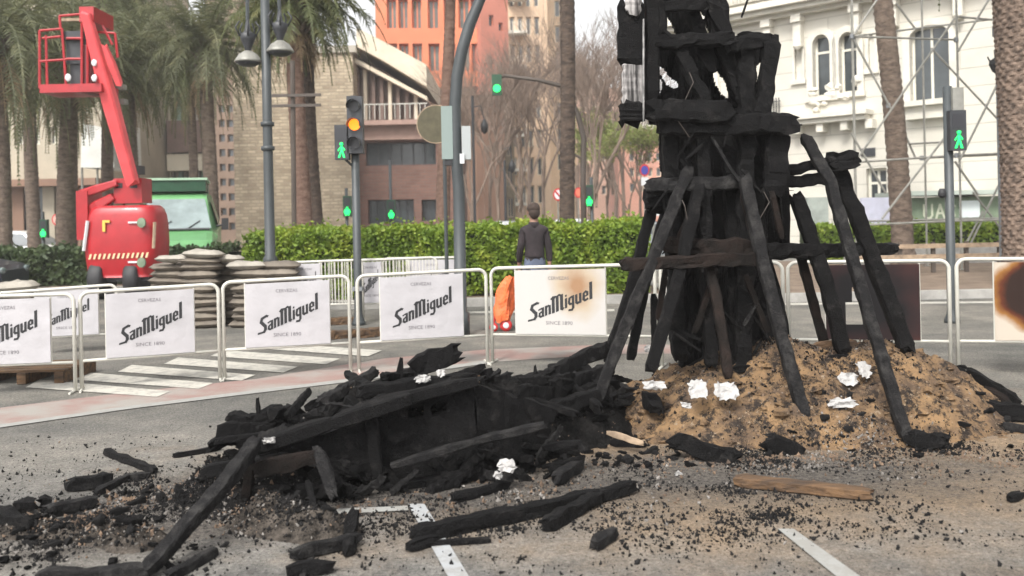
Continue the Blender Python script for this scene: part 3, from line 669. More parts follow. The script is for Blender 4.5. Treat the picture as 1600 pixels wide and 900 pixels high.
# white marquee top
mq = empty_thing('white_marquee', 'white pointed marquee tent behind the lift, left of its boom', 'tent', P(152, 290, 40))
a = MB(); pts = [P(128, 192, 40), P(150, 205, 40), P(175, 190, 40), P(178, 262, 40), P(126, 262, 40)]
a.prism(pts, (0, 3, 0)); part('canopy', a, mat('marquee_cloth', (.66, .66, .62), .8, .1, 1), mq, world=True)
a = MB()
for px in (128, 152, 176): p = P(px, 262, 40.2); a.tube([(p.x, p.y, 0), p], .05, 6)
part('frame', a, M['galv'], mq, world=True)
# ================================================================== VEGETATION
def hedge(name, label, x0, x1, y0, y1, z0, z1, n, m, seed=1, leaf=.075):
    random.seed(seed); root = empty_thing(name, label, 'hedge', ((x0+x1)/2, (y0+y1)/2, 0))
    core = MB(); nx = max(6, int((x1-x0)/.35)); ny = 4; nz_ = 5
    def hp(u, v, w_):
        p = V((x0+(x1-x0)*u, y0+(y1-y0)*v, z0+(z1-z0)*w_)); q = noise.noise_vector(p*1.6)*.09
        d = V((0, (v-.5)*-.18, -.1*w_)); return p+q+d
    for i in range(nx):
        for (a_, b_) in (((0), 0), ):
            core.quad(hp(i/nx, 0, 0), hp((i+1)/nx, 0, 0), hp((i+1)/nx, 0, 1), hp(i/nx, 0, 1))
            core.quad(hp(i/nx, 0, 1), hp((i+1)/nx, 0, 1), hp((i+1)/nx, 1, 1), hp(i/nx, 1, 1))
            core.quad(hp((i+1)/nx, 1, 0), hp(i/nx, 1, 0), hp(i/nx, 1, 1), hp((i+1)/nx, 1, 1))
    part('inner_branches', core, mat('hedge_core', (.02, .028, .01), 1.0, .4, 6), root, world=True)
    lf = MB()
    for _ in range(n):
        f = random.random(); x = R(x0, x1)
        hgt = z1+.13*noise.noise(V((x*1.1, seed, 0)))+.07*noise.noise(V((x*4, seed, 3)))
        if f < .55: p = V((x, y0+R(-.06, .08), R(z0, hgt)))
        elif f < .92: p = V((x, R(y0, y1), hgt+R(-.1, .06)))
        else: p = V((x, y1+R(-.06, .06), R(z0, hgt)))
        if random.random() < .04: p.z += R(.03, .16) if p.z > hgt-.1 else 0
        p.z += .05*noise.noise(V((p.x*9, p.y*5, 2))) if p.z > z1-.25 else 0
        k = noise.noise(p*2.2)
        if k < -.25 and random.random() < .75: p.y += .12
        p += noise.noise_vector(p*1.6)*.09
        d = V((R(-1, 1), R(-1, .3), R(-.3, 1))).normalized(); t = d.cross(V((R(-1, 1), R(-1, 1), R(-1, 1)))).normalized(); s_ = leaf*R(.6, 1.4)
        a_ = d*s_; b_ = t*s_*.45; lf.quad(p-a_*.5, p+b_, p+a_*.8, p-b_)
    part('foliage', lf, m, root, world=True)
    return root
hedge('hedge', 'long bright green clipped hedge behind the middle barriers', -5.0, 2.55, 16.7, 18.1, .12, 1.38, 42000, M['hedge'], 1, .062)
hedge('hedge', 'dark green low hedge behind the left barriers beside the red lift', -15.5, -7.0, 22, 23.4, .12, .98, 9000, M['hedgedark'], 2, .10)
hedge('hedge', 'green low hedge under the scaffold on the right', 8.3, 17.5, 25, 26.0, .14, 1.10, 9000, M['hedge'], 3, .09)

def frond(mb, org, az, el, L, droop, n=38, lw=.46, wid=.030, twist=0):
    """a feather palm leaf: arching rachis, two combs of narrow leaflets"""
    d = V((math.cos(az)*math.cos(el), math.sin(az)*math.cos(el), math.sin(el))); p = V(org); pts = [p.copy()]; st = L/n; dirs = [d.copy()]
    for i in range(n):
        d = (d + V((0, 0, -1))*droop*st*(.35+1.4*i/n)).normalized(); p = p+d*st; pts.append(p.copy()); dirs.append(d.copy())
    mb.tube(pts[::4]+[pts[-1]], [.028*(1-.8*k/(len(pts[::4]))) for k in range(len(pts[::4])+1)], 3, False)
    for i in range(3, n+1):
        t = dirs[i]; s_ = t.cross(V((0, 0, 1)));
        if s_.length < .05: s_ = V((math.sin(az), -math.cos(az), 0))
        s_.normalize(); u_ = s_.cross(t).normalized(); q = i/n
        ll = lw*(math.sin(min(1, q*1.15+.12)*math.pi)**.5*.85+.15)*R(.8, 1.15)
        for sg in (-1, 1):
            dd = (s_*sg*R(.75, 1.0)+t*R(.45, .8)+u_*R(-.15, .35)+V((0, 0, -R(.15, .6)))).normalized()
            e = pts[i]+dd*ll; m_ = pts[i]+dd*ll*.5+V((0, 0, .02)); w_ = t*wid*.5
            mb.quad(pts[i]-w_, pts[i]+w_, m_+w_*.9, m_-w_*.9); mb.tri(m_-w_*.9, m_+w_*.9, e+V((0, 0, -ll*.12)))
def palm(label, base, height, r0, r1, crown=True, nf=58, L=3.0, mt='trunk', ml='palm', lean=(0, 0), seed=0, scars=False, group=None, elmin=-1.0, fw=.042, dead=12):
    random.seed(seed+100); root = empty_thing('palm_tree', label, 'palm', base, 0, group)
    mb = MB(); n = 77 if scars else 16; rows = int(height/(.026 if scars else .09)); bas = 0
    for i in range(rows+1):
        u = i/rows; z = u*height; c = V((lean[0]*u+.06*math.sin(z*.5+seed), lean[1]*u, z)); r = r0+(r1-r0)*min(1, u*1.2)
        if u < .06: r *= 1.25-.25*u/.06
        for k in range(n):
            an = 2*math.pi*k/n
            if scars:
                nk = 15; zr = z/.088; f1 = (k*nk/n+(math.floor(zr) % 2)*.5+.16*noise.noise(V((math.floor(zr), k*.3, 4)))) % 1.0; f2 = zr % 1.0
                q = 1+.085*max(0, 1-abs(f1-.5)*2.3)*(1-abs(f2-.35)*1.1)*(1+.5*noise.noise(V((math.floor(zr)*3.3, math.floor(k*nk/n)*2.1, 7))))+.02*noise.noise(V((k, z*20, 1)))
            else:
                q = 1+.05*math.sin(z*2*math.pi/.19)+.05*noise.noise(V((an*2, z*7, seed)))
            mb.v.append(c+V((math.cos(an), math.sin(an), 0))*r*q+V((0, 0, 0)))
    for i in range(rows):
        for k in range(n):
            k2 = (k+1) % n; mb.f.append((i*n+k, i*n+k2, (i+1)*n+k2, (i+1)*n+k))
    mb.f.append(tuple((rows)*n+k for k in range(n)))
    part('trunk', mb, M[mt], root, smooth=not scars)
    if crown:
        cr_ = MB(); top_ = V((lean[0], lean[1], height))
        for i in range(nf):
            az = i*2.39996+R(-.2, .2); q = i/nf; el = math.radians(80-q*118+R(-8, 8)); el = max(el, elmin)
            frond(cr_, top_+V((math.cos(az), math.sin(az), 0))*r1*.8+V((0, 0, R(-.1, .3))), az, el, L*R(.8, 1.1), .62+.35*q, wid=fw)
        part('crown', cr_, M[ml], root)
        # boot of old leaf bases and a skirt of dead brown fronds
        bt = MB()
        for i in range(46):
            az = R(0, 6.28); z = R(-.9, .15); p = top_+V((math.cos(az), math.sin(az), 0))*r1*1.0+V((0, 0, z)); q = p+V((math.cos(az)*.35, math.sin(az)*.35, .38))*R(.5, 1)
            bt.tube([p, q], [.05, .015], 4)
        part('leaf_bases', bt, M['trunk'], root)
        if dead:
            dd = MB()
            for i in range(dead): frond(dd, top_+V((0, 0, -.3)), R(0, 6.28), R(-1.2, -.7), L*R(.5, .75), .8, 22, .3, fw)
            part('dead_fronds', dd, mat('dead_palm_leaf', (.28, .2, .12), .9, .3, 2), root)
    return root
def pt(px, Y): p = GX(px, Y); return (p.x-.021*0, Y, 0)
def zt_(px, py, Y): return P(px, py, Y).z
M['trunkscar'] = mat('scarred_palm_trunk', (.06, .042, .032), .95, col2=(.23, .165, .125), scale=9, bump=1.0, bscale=26, bdist=.03)
GP = 'palms behind the barriers'
palm('tall palm at the far left edge with its trunk cut by the frame', pt(2, 24), zt_(5, 60, 24), .22, .20, seed=1, L=4.0, ml='palmgrey')
palm('palm with thin trunk between the far left palm and the lift basket', pt(52, 31), zt_(50, 90, 31), .24, .2, seed=2, L=4.0)
palm('palm with a thick grey trunk behind the lift basket', pt(100, 27), zt_(105, 95, 27), .29, .24, seed=3, L=3.6, lean=(.35, 0), ml='palmgrey')
palm('palm standing left of the lift boom with a low drooping crown', pt(170, 36), zt_(165, -10, 36), .25, .2, seed=4, L=5.0, nf=70)
palm('palm behind the lift basket whose fronds fill the gap left of the boom', pt(112, 34), zt_(118, 100, 34), .24, .2, seed=24, L=3.8, nf=64)
palm('palm far left with fronds hanging over the lift cage', pt(6, 33), zt_(28, 55, 33), .24, .2, seed=25, L=4.2, nf=66)
palm('palm right of the lift boom with high crown', pt(210, 41), zt_(215, 20, 41), .24, .2, seed=26, L=4.6, nf=66, ml='palmgrey')
palm('palm behind the lamp post lanterns', pt(420, 40), zt_(413, 30, 40), .13, .12, seed=27, L=3.6, nf=60, ml='palmgrey')
palm('palm between the lift boom and the green van', pt(203, 30), zt_(200, 105, 30), .2, .17, seed=5, L=3.0, ml='palmgrey')
palm('slim palm just left of the grid window block', pt(302, 38), zt_(300, 118, 38), .2, .17, seed=6, L=3.3)
palm('palm with full grey green crown in front of the grid window block', pt(328, 29), zt_(320, 72, 29), .26, .2, seed=7, L=3.2, nf=74, ml='palmgrey')
palm('reddish palm trunk with full crown before the stone block', pt(474, 23), zt_(468, 12, 23), .24, .21, seed=8, L=2.5, mt='trunkred', lean=(-.1, 0), nf=60, elmin=-1.0)
palm('darker slim palm trunk right of the reddish one before the stone block', pt(499, 24.5), zt_(488, -10, 24.5), .18, .16, seed=9, L=2.7, lean=(-.25, 0), nf=50, mt='trunkdark')
palm('rough brown palm trunk behind the curved grey pole', pt(692, 25), 9.5, .22, .14, seed=10, L=2.6, mt='trunkred', lean=(.35, 0), nf=26, dead=0)
palm('tall bare palm trunk in the middle, crown above the frame', pt(889, 20), 10.2, .17, .165, seed=11, L=3.0, nf=34, mt='trunkdark')
palm('leaning scarred palm trunk inside the scaffold', pt(1413, 22.5), 11.2, .27, .22, seed=12, L=3.2, lean=(-.75, 0), nf=34)
palm('very thick date palm trunk with diamond leaf scars at the right edge', (GX(1606, 16.6).x, 16.6, 0), 9.4, .46, .44, seed=13, L=4.4, nf=44, scars=True, mt='trunkscar', lean=(-.1, 0))

def bare_tree(mb, base, h, seed, lv=6, spread=.42, r0=.16, leaves=None, nlf=0, dens=3):
    random.seed(seed)
    def grow(p, d, L, r, k):
        q = p+d*L; m_ = p+d*L*.5+V((R(-1, 1), R(-1, 1), 0))*L*.05
        mb.tube([p, m_, q], [r, r*.85, r*.7], 5 if k > 3 else 3, False)
        if leaves is not None and k <= 1:
            for _ in range(nlf):
                c = q+V((R(-1, 1), R(-1, 1), R(-1, 1)))*.3; e1 = V((R(-1, 1), R(-1, 1), R(-1, 1))).normalized()*.09; e2 = e1.cross(V((R(-1, 1), R(-1, 1), R(-1, 1)))).normalized()*.06
                leaves.quad(c-e1, c-e2, c+e1, c+e2)
        if k == 0: return
        nb_ = dens if k > 1 else dens+1
        for _ in range(nb_):
            dd = (d+V((R(-1, 1), R(-1, 1), R(-.15, .75)))*spread*1.3).normalized(); grow(p.lerp(q, R(.55, 1)), dd, L*R(.62, .84), r*.62, k-1)
    grow(V(base), V((R(-.05, .05), R(-.05, .05), 1)), h*.25, r0, lv)
tv = []
for i in range(3):
    mb = MB(); lf = MB() if i == 2 else None
    bare_tree(mb, (0, 0, 0), 13, 40+i*7, 6, .42, .095, lf, 3)
    r = empty_thing('bare_tree', '', 'tree', (0, 0, 0)); part('branches', mb, M['twig'], r)
    if lf: part('young_leaves', lf, M['lime'], r)
    tv.append(r)
spots = [(742, 34, 0, .85, 'bare brown tree just right of the curved pole'), (778, 42, 1, 1.05, 'bare tree below the hanging green signal'), (812, 38, 0, 1.0, 'bare tree behind the person in dark clothes'),
         (848, 47, 1, 1.25, 'bare tree left of the bare palm trunk, reaching above the beige block'), (930, 34, 0, 1.05, 'bare tree with forked limbs right of the bare palm trunk'), (905, 56, 1, 1.45, 'tall bare tree against the white sky'),
         (950, 48, 2, .8, 'tree with fresh lime green leaves in the gap left of the burnt tower'), (985, 38, 2, .62, 'small tree with yellow green leaves beside the blue sign'), (1003, 52, 1, 1.1, 'bare tree behind the blue round sign'),
         (765, 58, 1, 1.35, 'far bare tree in front of the olive block'), (832, 62, 0, 1.7, 'tall bare tree whose twigs cover the beige balconies'), (918, 43, 1, 1.25, 'bare tree immediately right of the bare palm trunk'), (975, 58, 1, 1.5, 'bare tree behind the hanging slab of the burnt tower'), (960, 66, 0, 1.7, 'farthest bare tree at the end of the street')]
used = set()
for (px, Y, k, s_, lab) in spots:
    b = GX(px, Y)
    if k not in used:
        used.add(k); t = tv[k]; t.location = b; t.scale = (s_,)*3; t.rotation_euler = (0, 0, R(0, 6)); t['label'] = lab
    else: t = dup(tv[k], b, R(0, 6.28), lab, s_)
    t['group'] = 'street trees at the end of the road'

# ================================================================== BARRIERS
def text_mesh(body, size, m_name):
    cu = bpy.data.curves.new('t', 'FONT'); cu.body = body; cu.size = size; cu.align_x = 'CENTER'; cu.align_y = 'CENTER'; cu.resolution_u = 2
    ob = bpy.data.objects.new('t', cu); COL.objects.link(ob); dg = bpy.context.evaluated_depsgraph_get(); dg.update()
    me = bpy.data.meshes.new_from_object(ob.evaluated_get(dg)); bpy.data.objects.remove(ob); return me
def add_text(mb, body, size, org, ex, ez, off, sx=1.0):
    me = text_mesh(body, size, body); n = len(mb.v)
    mb.v += [org+ex*v.co.x*sx+ez*v.co.y+off for v in me.vertices]; mb.f += [tuple(n+i for i in p.vertices) for p in me.polygons]
# letter shapes of the banner: heavy narrow strokes on a rising line
W1, W2 = .34, .24
LOGO = [
 [.26, (1.12, 2.0), (.92, 2.12)], [.36, (.92, 2.1), (.42, 2.0), (.30, 1.55), (.55, 1.15), (.80, .75), (.82, .30), (.62, .02)], [.26, (.64, .02), (-.05, .12)],
 [.20, (1.15, 1.05), (1.45, 1.15)], [.28, (1.62, 1.15), (1.62, 0)], [.24, (1.58, .72), (1.25, .55), (1.2, .2), (1.38, .02), (1.6, .12)], [.2, (1.3, 1.1), (1.62, 1.12)],
 [.28, (1.98, 1.2), (1.98, 0)], [.22, (2.0, .95), (2.25, 1.2), (2.38, 1.05)], [.28, (2.4, 1.1), (2.4, 0)],
 [.34, (2.82, 2.0), (2.82, 0)], [.24, (2.60, 1.9), (2.80, 2.1), (3.15, 2.0)], [.34, (3.28, 1.95), (3.28, 0)], [.24, (3.20, 1.95), (3.5, 2.1), (3.72, 1.9)], [.36, (3.78, 1.95), (3.78, .1), (3.92, 0)], [.2, (2.95, 1.85), (2.98, 2.02)],
 [.28, (4.28, 1.2), (4.28, 0)], [.26, (4.26, 1.62), (4.30, 1.62)],
 [.26, (4.95, 1.2), (4.68, 1.1), (4.62, .5), (4.75, .25), (5.0, .25)], [.28, (5.08, 1.25), (5.08, -.35), (4.95, -.6), (4.62, -.5)],
 [.28, (5.45, 1.2), (5.45, .2), (5.6, .02), (5.85, .15)], [.28, (5.9, 1.2), (5.9, 0)],
 [.28, (6.28, .6), (6.28, .25), (6.45, .02), (6.72, .12)], [.2, (6.28, .6), (6.68, .62)], [.26, (6.28, .6), (6.30, 1.05), (6.5, 1.2), (6.70, 1.05), (6.70, .62)],
 [.34, (7.1, 2.15), (7.1, 0)]]
def logo(mb, x0, z0, sx, sz, off, shear=.46):
    j = 0
    for s_ in LOGO:
        w_ = s_[0]; pts = s_[1:]
        for (xa, ya), (xb, yb) in zip(pts[:-1], pts[1:]):
            d = V((xb-xa, yb-ya, 0)); d.normalize(); q = V((-d.y, d.x, 0))*w_/2; e = d*w_*.3
            pp = [V((xa, ya, 0))-e+q, V((xa, ya, 0))-e-q, V((xb, yb, 0))+e-q, V((xb, yb, 0))+e+q]; f = off-.0002*(j % 7); j += 1
            mb.quad(*[V((x0+p.x*sx, f, z0+(p.y+shear*p.x)*sz)) for p in pp])
def panelmat(kind):
    """banner cloth; scorched ones carry a brown burn of their own shape"""
    if kind == 'clean': return M['banner']
    m = bpy.data.materials.new('banner_'+kind); m.use_nodes = True; n = m.node_tree; L = n.links.new; b = n.nodes['Principled BSDF']; b.inputs['Roughness'].default_value = .75; b.inputs['Specular IOR Level'].default_value = .15
    tc = n.nodes.new('ShaderNodeTexCoord'); t = n.nodes.new('ShaderNodeTexNoise'); t.inputs['Scale'].default_value = 5; t.inputs['Detail'].default_value = 6; L(tc.outputs['Object'], t.inputs['Vector'])
    mp = n.nodes.new('ShaderNodeMapping'); L(tc.outputs['Object'], mp.inputs[0]); ln = n.nodes.new('ShaderNodeVectorMath'); ln.operation = 'LENGTH'
    r = n.nodes.new('ShaderNodeValToRGB'); e = r.color_ramp.elements
    if kind == 'singed':
        mp.inputs['Location'].default_value = (-1.02/.36, 0, -.84/.42); mp.inputs['Scale'].default_value = (1/.34, 0, 1/.42)
        e[0].position = .15; e[0].color = (.32, .19, .11, 1); e[1].position = .95; e[1].color = (.49, .47, .45, 1); k_ = e.new(.55); k_.color = (.44, .36, .27, 1)
    elif kind == 'burnt':
        mp.inputs['Location'].default_value = (-1.02/.78, 0, -.79/.47); mp.inputs['Scale'].default_value = (1/.78, 0, 1/.47)
        e[0].position = .76; e[0].color = (.028, .016, .013, 1); e[1].position = 1.0; e[1].color = (.48, .42, .35, 1); k_ = e.new(.83); k_.color = (.10, .03, .015, 1); k_ = e.new(.90); k_.color = (.26, .12, .035, 1)
    else:
        mp.inputs['Location'].default_value = (-.7/1.2, 0, -.7/1.0); mp.inputs['Scale'].default_value = (1/1.2, 0, 1/1.0)
        e[0].position = .25; e[0].color = (.012, .011, .012, 1); e[1].position = .9; e[1].color = (.10, .03, .02, 1); k_ = e.new(.5); k_.color = (.035, .018, .018, 1)
    L(mp.outputs[0], ln.inputs[0]); ad = n.nodes.new('ShaderNodeMath'); ad.operation = 'MULTIPLY_ADD'; ad.inputs[1].default_value = .2 if kind == 'burnt' else .5; L(t.outputs['Fac'], ad.inputs[0]); L(ln.outputs['Value'], ad.inputs[2])
    sb = n.nodes.new('ShaderNodeMath'); sb.operation = 'SUBTRACT'; sb.inputs[1].default_value = .1 if kind == 'burnt' else .25; L(ad.outputs[0], sb.inputs[0]); L(sb.outputs[0], r.inputs[0]); L(r.outputs[0], b.inputs['Base Color'])
    return m
def barrier(label, g0, g1, t0, t1, pan=None, kind='clean', bars=None, railf=.30, tr_=.019, pz=(0, 0), hole=False):
    """g = ground pixels of both feet, t = top pixels; pan = panel start/end columns"""
    A = G(*g0); B = G(*g1); hA = P(t0[0], t0[1], A.y).z; hB = P(t1[0], t1[1], B.y).z
    d = B-A; Ln = d.length; rz = math.atan2(d.y, d.x)
    o = empty_thing('crowd_barrier', label, 'barrier', A, rz, 'white crowd barriers')
    zz = lambda x, f=1.0: (hA+(hB-hA)*x/Ln)*f
    rad = .085; pts = [V((0, 0, .012)), V((0, 0, zz(0)-rad))]
    for k in range(1, 7): a_ = math.pi/2*k/6; pts.append(V((rad-rad*math.cos(a_), 0, zz(0)-rad+rad*math.sin(a_))))
    for k in range(0, 6): a_ = math.pi/2*k/6; pts.append(V((Ln-rad+rad*math.sin(a_), 0, zz(Ln)-rad+rad*math.cos(a_))))
    pts += [V((Ln, 0, zz(Ln)-rad)), V((Ln, 0, .012))]
    part('frame', MB().tube(pts, tr_, 8), M['white'], o, smooth=True)
    part('bottom_rail', MB().tube([(0, 0, zz(0, railf)), (Ln, 0, zz(Ln, railf))], tr_*.8, 8), M['white'], o, smooth=True)
    for x in (0, Ln):
        a = MB(); a.tube([(x, -.16, .012), (x, .16, .012)], .012, 6); part('foot', a, M['white'], o)
    def col(px):
        # local x where a picture column meets the barrier plane
        r = ray(px, 480); nrm = V((-math.sin(rz), math.cos(rz), 0)); oo = V((0, 0, EYE)); t = (A-oo).dot(nrm)/r.dot(nrm); return ((oo+r*t)-A).dot(V((math.cos(rz), math.sin(rz), 0)))
    if pan:
        x0, x1 = col(pan[0]), col(pan[1]); nx, nz_ = 14, 10
        zt0, zt1 = zz(x0)-.03, zz(x1)-.03; zb0, zb1 = zz(x0, railf)+.012, zz(x1, railf)+.012; a = MB()
        fb = MB()
        for side in (0, 1):
            for i in range(nx+1):
                for j in range(nz_+1):
                    u, v = i/nx, j/nz_; bulge = .008*math.sin(u*math.pi)*math.sin(v*math.pi)+.004*noise.noise(V((u*4, v*3, Ln*9)))
                    a.v.append(V((x0+(x1-x0)*u, -.024+(bulge if bulge > 0 else 0)*0+(.004*side), (zb0+(zb1-zb0)*u)*(1-v)+(zt0+(zt1-zt0)*u)*v)))
            bas = side*(nx+1)*(nz_+1)
            for i in range(nx):
                for j in range(nz_):
                    if hole and 3 <= i <= 5 and 2 <= j <= 6 and not (i == 3 and j > 4): continue
                    q = (bas+i*(nz_+1)+j, bas+(i+1)*(nz_+1)+j, bas+(i+1)*(nz_+1)+j+1, bas+i*(nz_+1)+j+1); a.f.append(q if side == 0 else q[::-1])
        pn = part('banner', a, panelmat(kind), o)
        W_ = x1-x0; Hh = (zt0+zt1)/2-(zb0+zb1)/2; rise = (zb1-zb0)
        if kind in ('clean', 'singed'):
            tx = MB(); logo(tx, x0+W_*.155, (zb0+zb1)/2+Hh*.195, W_*.097, Hh*.112*1.0, -.0262); part('lettering', tx, M['ink'], pn)
            ts = MB(); add_text(ts, 'CERVEZAS', Hh*.072, V((x0+W_*.49, -.0262, zb0+rise*.5+Hh*.865)), V((1, 0, 0)), V((0, 0, 1)), V((0, 0, 0)))
            add_text(ts, 'SINCE 1890', Hh*.078, V((x0+W_*.49, -.0262, zb0+rise*.5+Hh*.175)), V((1, 0, 0)), V((0, 0, 1)), V((0, 0, 0)), 1.1); part('small_lettering', ts, M['inkgrey'], pn)
        for xx in (x0, x1):
            a = MB(); a.tube([(xx, -.004, zz(xx, railf)), (xx, -.004, zz(xx)-.02)], .009, 6); part('upright', a, M['white'], o)
    if bars:
        x0, x1 = col(bars[0]), col(bars[1]); n_ = bars[2]
        for k in range(n_+1):
            x = x0+(x1-x0)*k/n_; a = MB(); a.tube([(x, 0, zz(x, railf)), (x, 0, zz(x)-.01)], .008, 5); part('bar', a, M['white'], o)
    return o
barrier('white barrier with banner, cut by the left edge of the picture', (-120, 622), (118, 612), (-120, 466), (118, 459), (-62, 79))
barrier('white barrier with banner in front of the red lift', (128, 610), (344, 593), (128, 457), (344, 444), (165, 303))
barrier('white barrier with banner in front of the sandbags', (351, 592), (548, 581), (351, 441), (548, 431), (383, 515))
barrier('white barrier with banner right of the amber signal pole', (561, 580), (762, 568), (561, 431), (762, 421), (594, 723))
barrier('white barrier with singed banner left of the burnt tower', (770, 567), (1026, 574), (770, 419), (1026, 413), (806, 947), 'singed')
barrier('white barrier mostly hidden behind the burnt tower legs', (1035, 574), (1226, 582), (1035, 413), (1226, 410), (1068, 1190))
barrier('white barrier with blackened torn banner behind the burnt props', (1234, 582), (1486, 588), (1234, 410), (1486, 407), (1290, 1437), 'black', hole=True)
barrier('white barrier with brown burnt banner at the right edge', (1498, 588), (1725, 590), (1498, 405), (1725, 404), (1553, 1692), 'burnt')
barrier('farther white barrier with banner seen past the left edge barrier', (-60, 560), (184, 548), (-60, 462), (184, 445), (55, 154), railf=.26)
barrier('far barred barrier with banner right of the sandbags', (452, 506), (568, 504), (452, 410), (568, 406), (456, 502), 'clean', (504, 566, 12))
barrier('far barred barrier with banner behind the amber signal pole', (560, 504), (684, 500), (560, 407), (684, 402), (562, 597), 'clean', (600, 682, 16))
barrier('farthest barred barrier between the banner barriers', (500, 500), (640, 496), (500, 408), (640, 404), None, 'clean', (503, 637, 20))
barrier('far barrier with blank banner beside the sandbags', (600, 496), (720, 494), (600, 404), (720, 402), (640, 712), 'clean', (604, 638, 6))

# ================================================================== SANDBAGS
random.seed(5)
def bagmesh(seed):
    a = MB(); nx, ny = 14, 8
    for s_ in (1, -1):
        for i in range(nx+1):
            for j in range(ny+1):
                u, v = i/nx*2-1, j/ny*2-1; e = (1-abs(u)**3.2)*(1-abs(v)**3.0); q = noise.noise(V((u*2.2, v*2.2, seed*5+s_)))*.022+noise.noise(V((u*6, v*6, seed)))*.010
                a.v.append(V((u*.31*(1-.05*v*v), v*.18*(1-.10*u*u), .055+s_*.058*max(0, e)**.42+q*(e > 0))))
    N = (nx+1)*(ny+1)
    for i in range(nx):
        for j in range(ny): q = (i*(ny+1)+j, (i+1)*(ny+1)+j, (i+1)*(ny+1)+j+1, i*(ny+1)+j+1); a.f.append(q); a.f.append(tuple(N+k for k in q[::-1]))
    return a
bags = [bagmesh(k).mesh('sandbag', M['sand'], True) for k in range(4)]; pale = [bagmesh(9+k).mesh('pale_sandbag', M['sandpale'], True) for k in range(2)]
LB = 'grey brown filled sandbag in the big stack behind the second and third barriers'
def bag(p, rz, me, label, group=None, sc=(1, 1, 1)):
    o = bpy.data.objects.new('sandbag', me); COL.objects.link(o); o.location = p; o.rotation_euler = (R(-.05, .05), R(-.05, .05), rz); o.scale = sc; o['label'] = label; o['category'] = 'sandbag'
    if group: o['group'] = group
for (px, rowsY, n, wh) in ((266, 13.9, 9, 'leftmost'), (314, 13.7, 10, 'tallest second'), (350, 14.1, 9, 'rear third'), (394, 13.6, 8, 'low fourth'), (437, 13.7, 9, 'rightmost')):
    for d in range(2):
        for k in range(n):
            b = GX(px+R(-3, 3), rowsY+d*.36); bag((b.x+R(-.03, .03), b.y+R(-.04, .04), k*.108), R(-.2, .2) if k % 2 else R(-.2, .2)+math.pi, bags[(k+d) % 4], ('grey brown sandbag topping the %s column of the %s row of the big stack' if k == n-1 else 'grey brown sandbag within the %s column of the %s row of the big stack') % (wh, ('front', 'back')[d]), 'stacked sandbags', (R(.88, 1.1), R(.9, 1.1), R(.95, 1.1)))
for i, (px, py, Y, lab) in enumerate(((275, 402, 13.75, 'pale loose sandbag on top of the left sandbag stack'), (318, 394, 13.6, 'pale crumpled sandbag on the crown of the second stack'), (350, 402, 13.8, 'pale small sandbag slumped on the right of the second stack'),
        (385, 412, 13.6, 'pale sandbag lying on the low third stack'), (410, 418, 13.9, 'pale sandbag wedged between the third and fourth stacks'))):
    p = P(px, py+8, Y); bag(p, R(-.6, .6), pale[i % 2], lab, None, (.95, .95, 1.0))
p = G(20, 500); bag(P(18, 458, 14.5), .1, pale[0], 'large pale sandbag above the far left barrier', None, (1.3, 1.2, 1.7))
for k in range(8): b = GX(18+R(-6, 6), 14.5); bag((b.x, 14.5+R(-.05, .05), k*.072), R(-.1, .1), bags[k % 4], 'brown sandbag in the pile under the large pale one at the far left', 'far left sandbags', (1.1, 1, .66))
# ================================================================== BOOM LIFT
LY = 19.0
lift = empty_thing('boom_lift', 'red articulated boom lift with its cage raised, parked behind the left barriers', 'boom lift', GX(195, 19.6))
def wb(mb, px0, py0, px1, py1, Y, d):
    p0 = P(px0, py1, Y); p1 = P(px1, py0, Y); mb.bx(p0.x, p1.x, Y, Y+d, p0.z, p1.z); return mb
# rounded counterweight hood: stacked rounded outlines
def hood(px_l, px_r, prof, Y, d, nseg=10):
    a = MB(); m = 28
    for (py, sx, sy) in prof:
        c = P((px_l+px_r)/2, py, Y); hw = (px_r-px_l)/2/F*Y
        for k in range(m):
            an = 2*math.pi*k/m; ca, sa = math.cos(an), math.sin(an); e = .45
            a.v.append(V((c.x+hw*sx*math.copysign(abs(ca)**e, ca), Y+d/2+d/2*sy*math.copysign(abs(sa)**e, sa), c.z)))
    for i in range(len(prof)-1):
        for k in range(m): a.f.append((i*m+k, i*m+(k+1) % m, (i+1)*m+(k+1) % m, (i+1)*m+k))
    a.f.append(tuple(range(m))); a.f.append(tuple((len(prof)-1)*m+k for k in range(m)))
    return a
hd = part('counterweight', hood(124, 243, [(434, .86, .9), (428, .92, .96), (400, .98, 1), (380, 1.0, 1), (352, .97, .98), (336, .93, .95), (326, .86, .9), (321, .76, .8)], LY, 1.05), M['red'], lift, True, True)
a = MB(); 
for k in range(13):
    p = P(140+k*7.4, 401-k*.25, LY-.02); a.quad(p+V((-.03, 0, -.06)), p+V((.015, 0, -.06)), p+V((.05, 0, .05)), p+V((.005, 0, .05)))
part('hazard_stripe', a, mat('hazard_cream', (.62, .50, .30), .6), hd, world=True)
a = MB(); wb(a, 160, 344, 171, 348, LY-.03, .02); wb(a, 160, 348, 164, 362, LY-.03, .02); part('warning_label', a, M['yellow'], hd, world=True)
for (px, py) in ((222, 348), (222, 410)):
    a = MB(); p = P(px, py, LY-.05); a.lathe([(.02, 0), (.09, .0), (.09, .05), (.02, .06)], 10); a.v = [V((v.x, -v.z, v.y*1.2))+p for v in a.v]; part('latch', a, M['kioskgreen'], hd, world=True)
    a = MB(); wb(a, px-22, py-2, px-8, py+1, LY-.03, .02); part('handle', a, M['carwhite'], hd, world=True)
for (px0, py0, px1, py1) in ((131, 345, 137, 392), (236, 347, 240, 388)):
    a = MB(); p0 = P(px0+6, py0, LY+.02); p1 = P(px1-6 if px0 < 200 else px1, py1, LY+.02); a.tube([p0, p1], .035, 5); part('reflector_strip', a, M['palewood'] if px0 > 200 else M['carwhite'], hd, world=True)
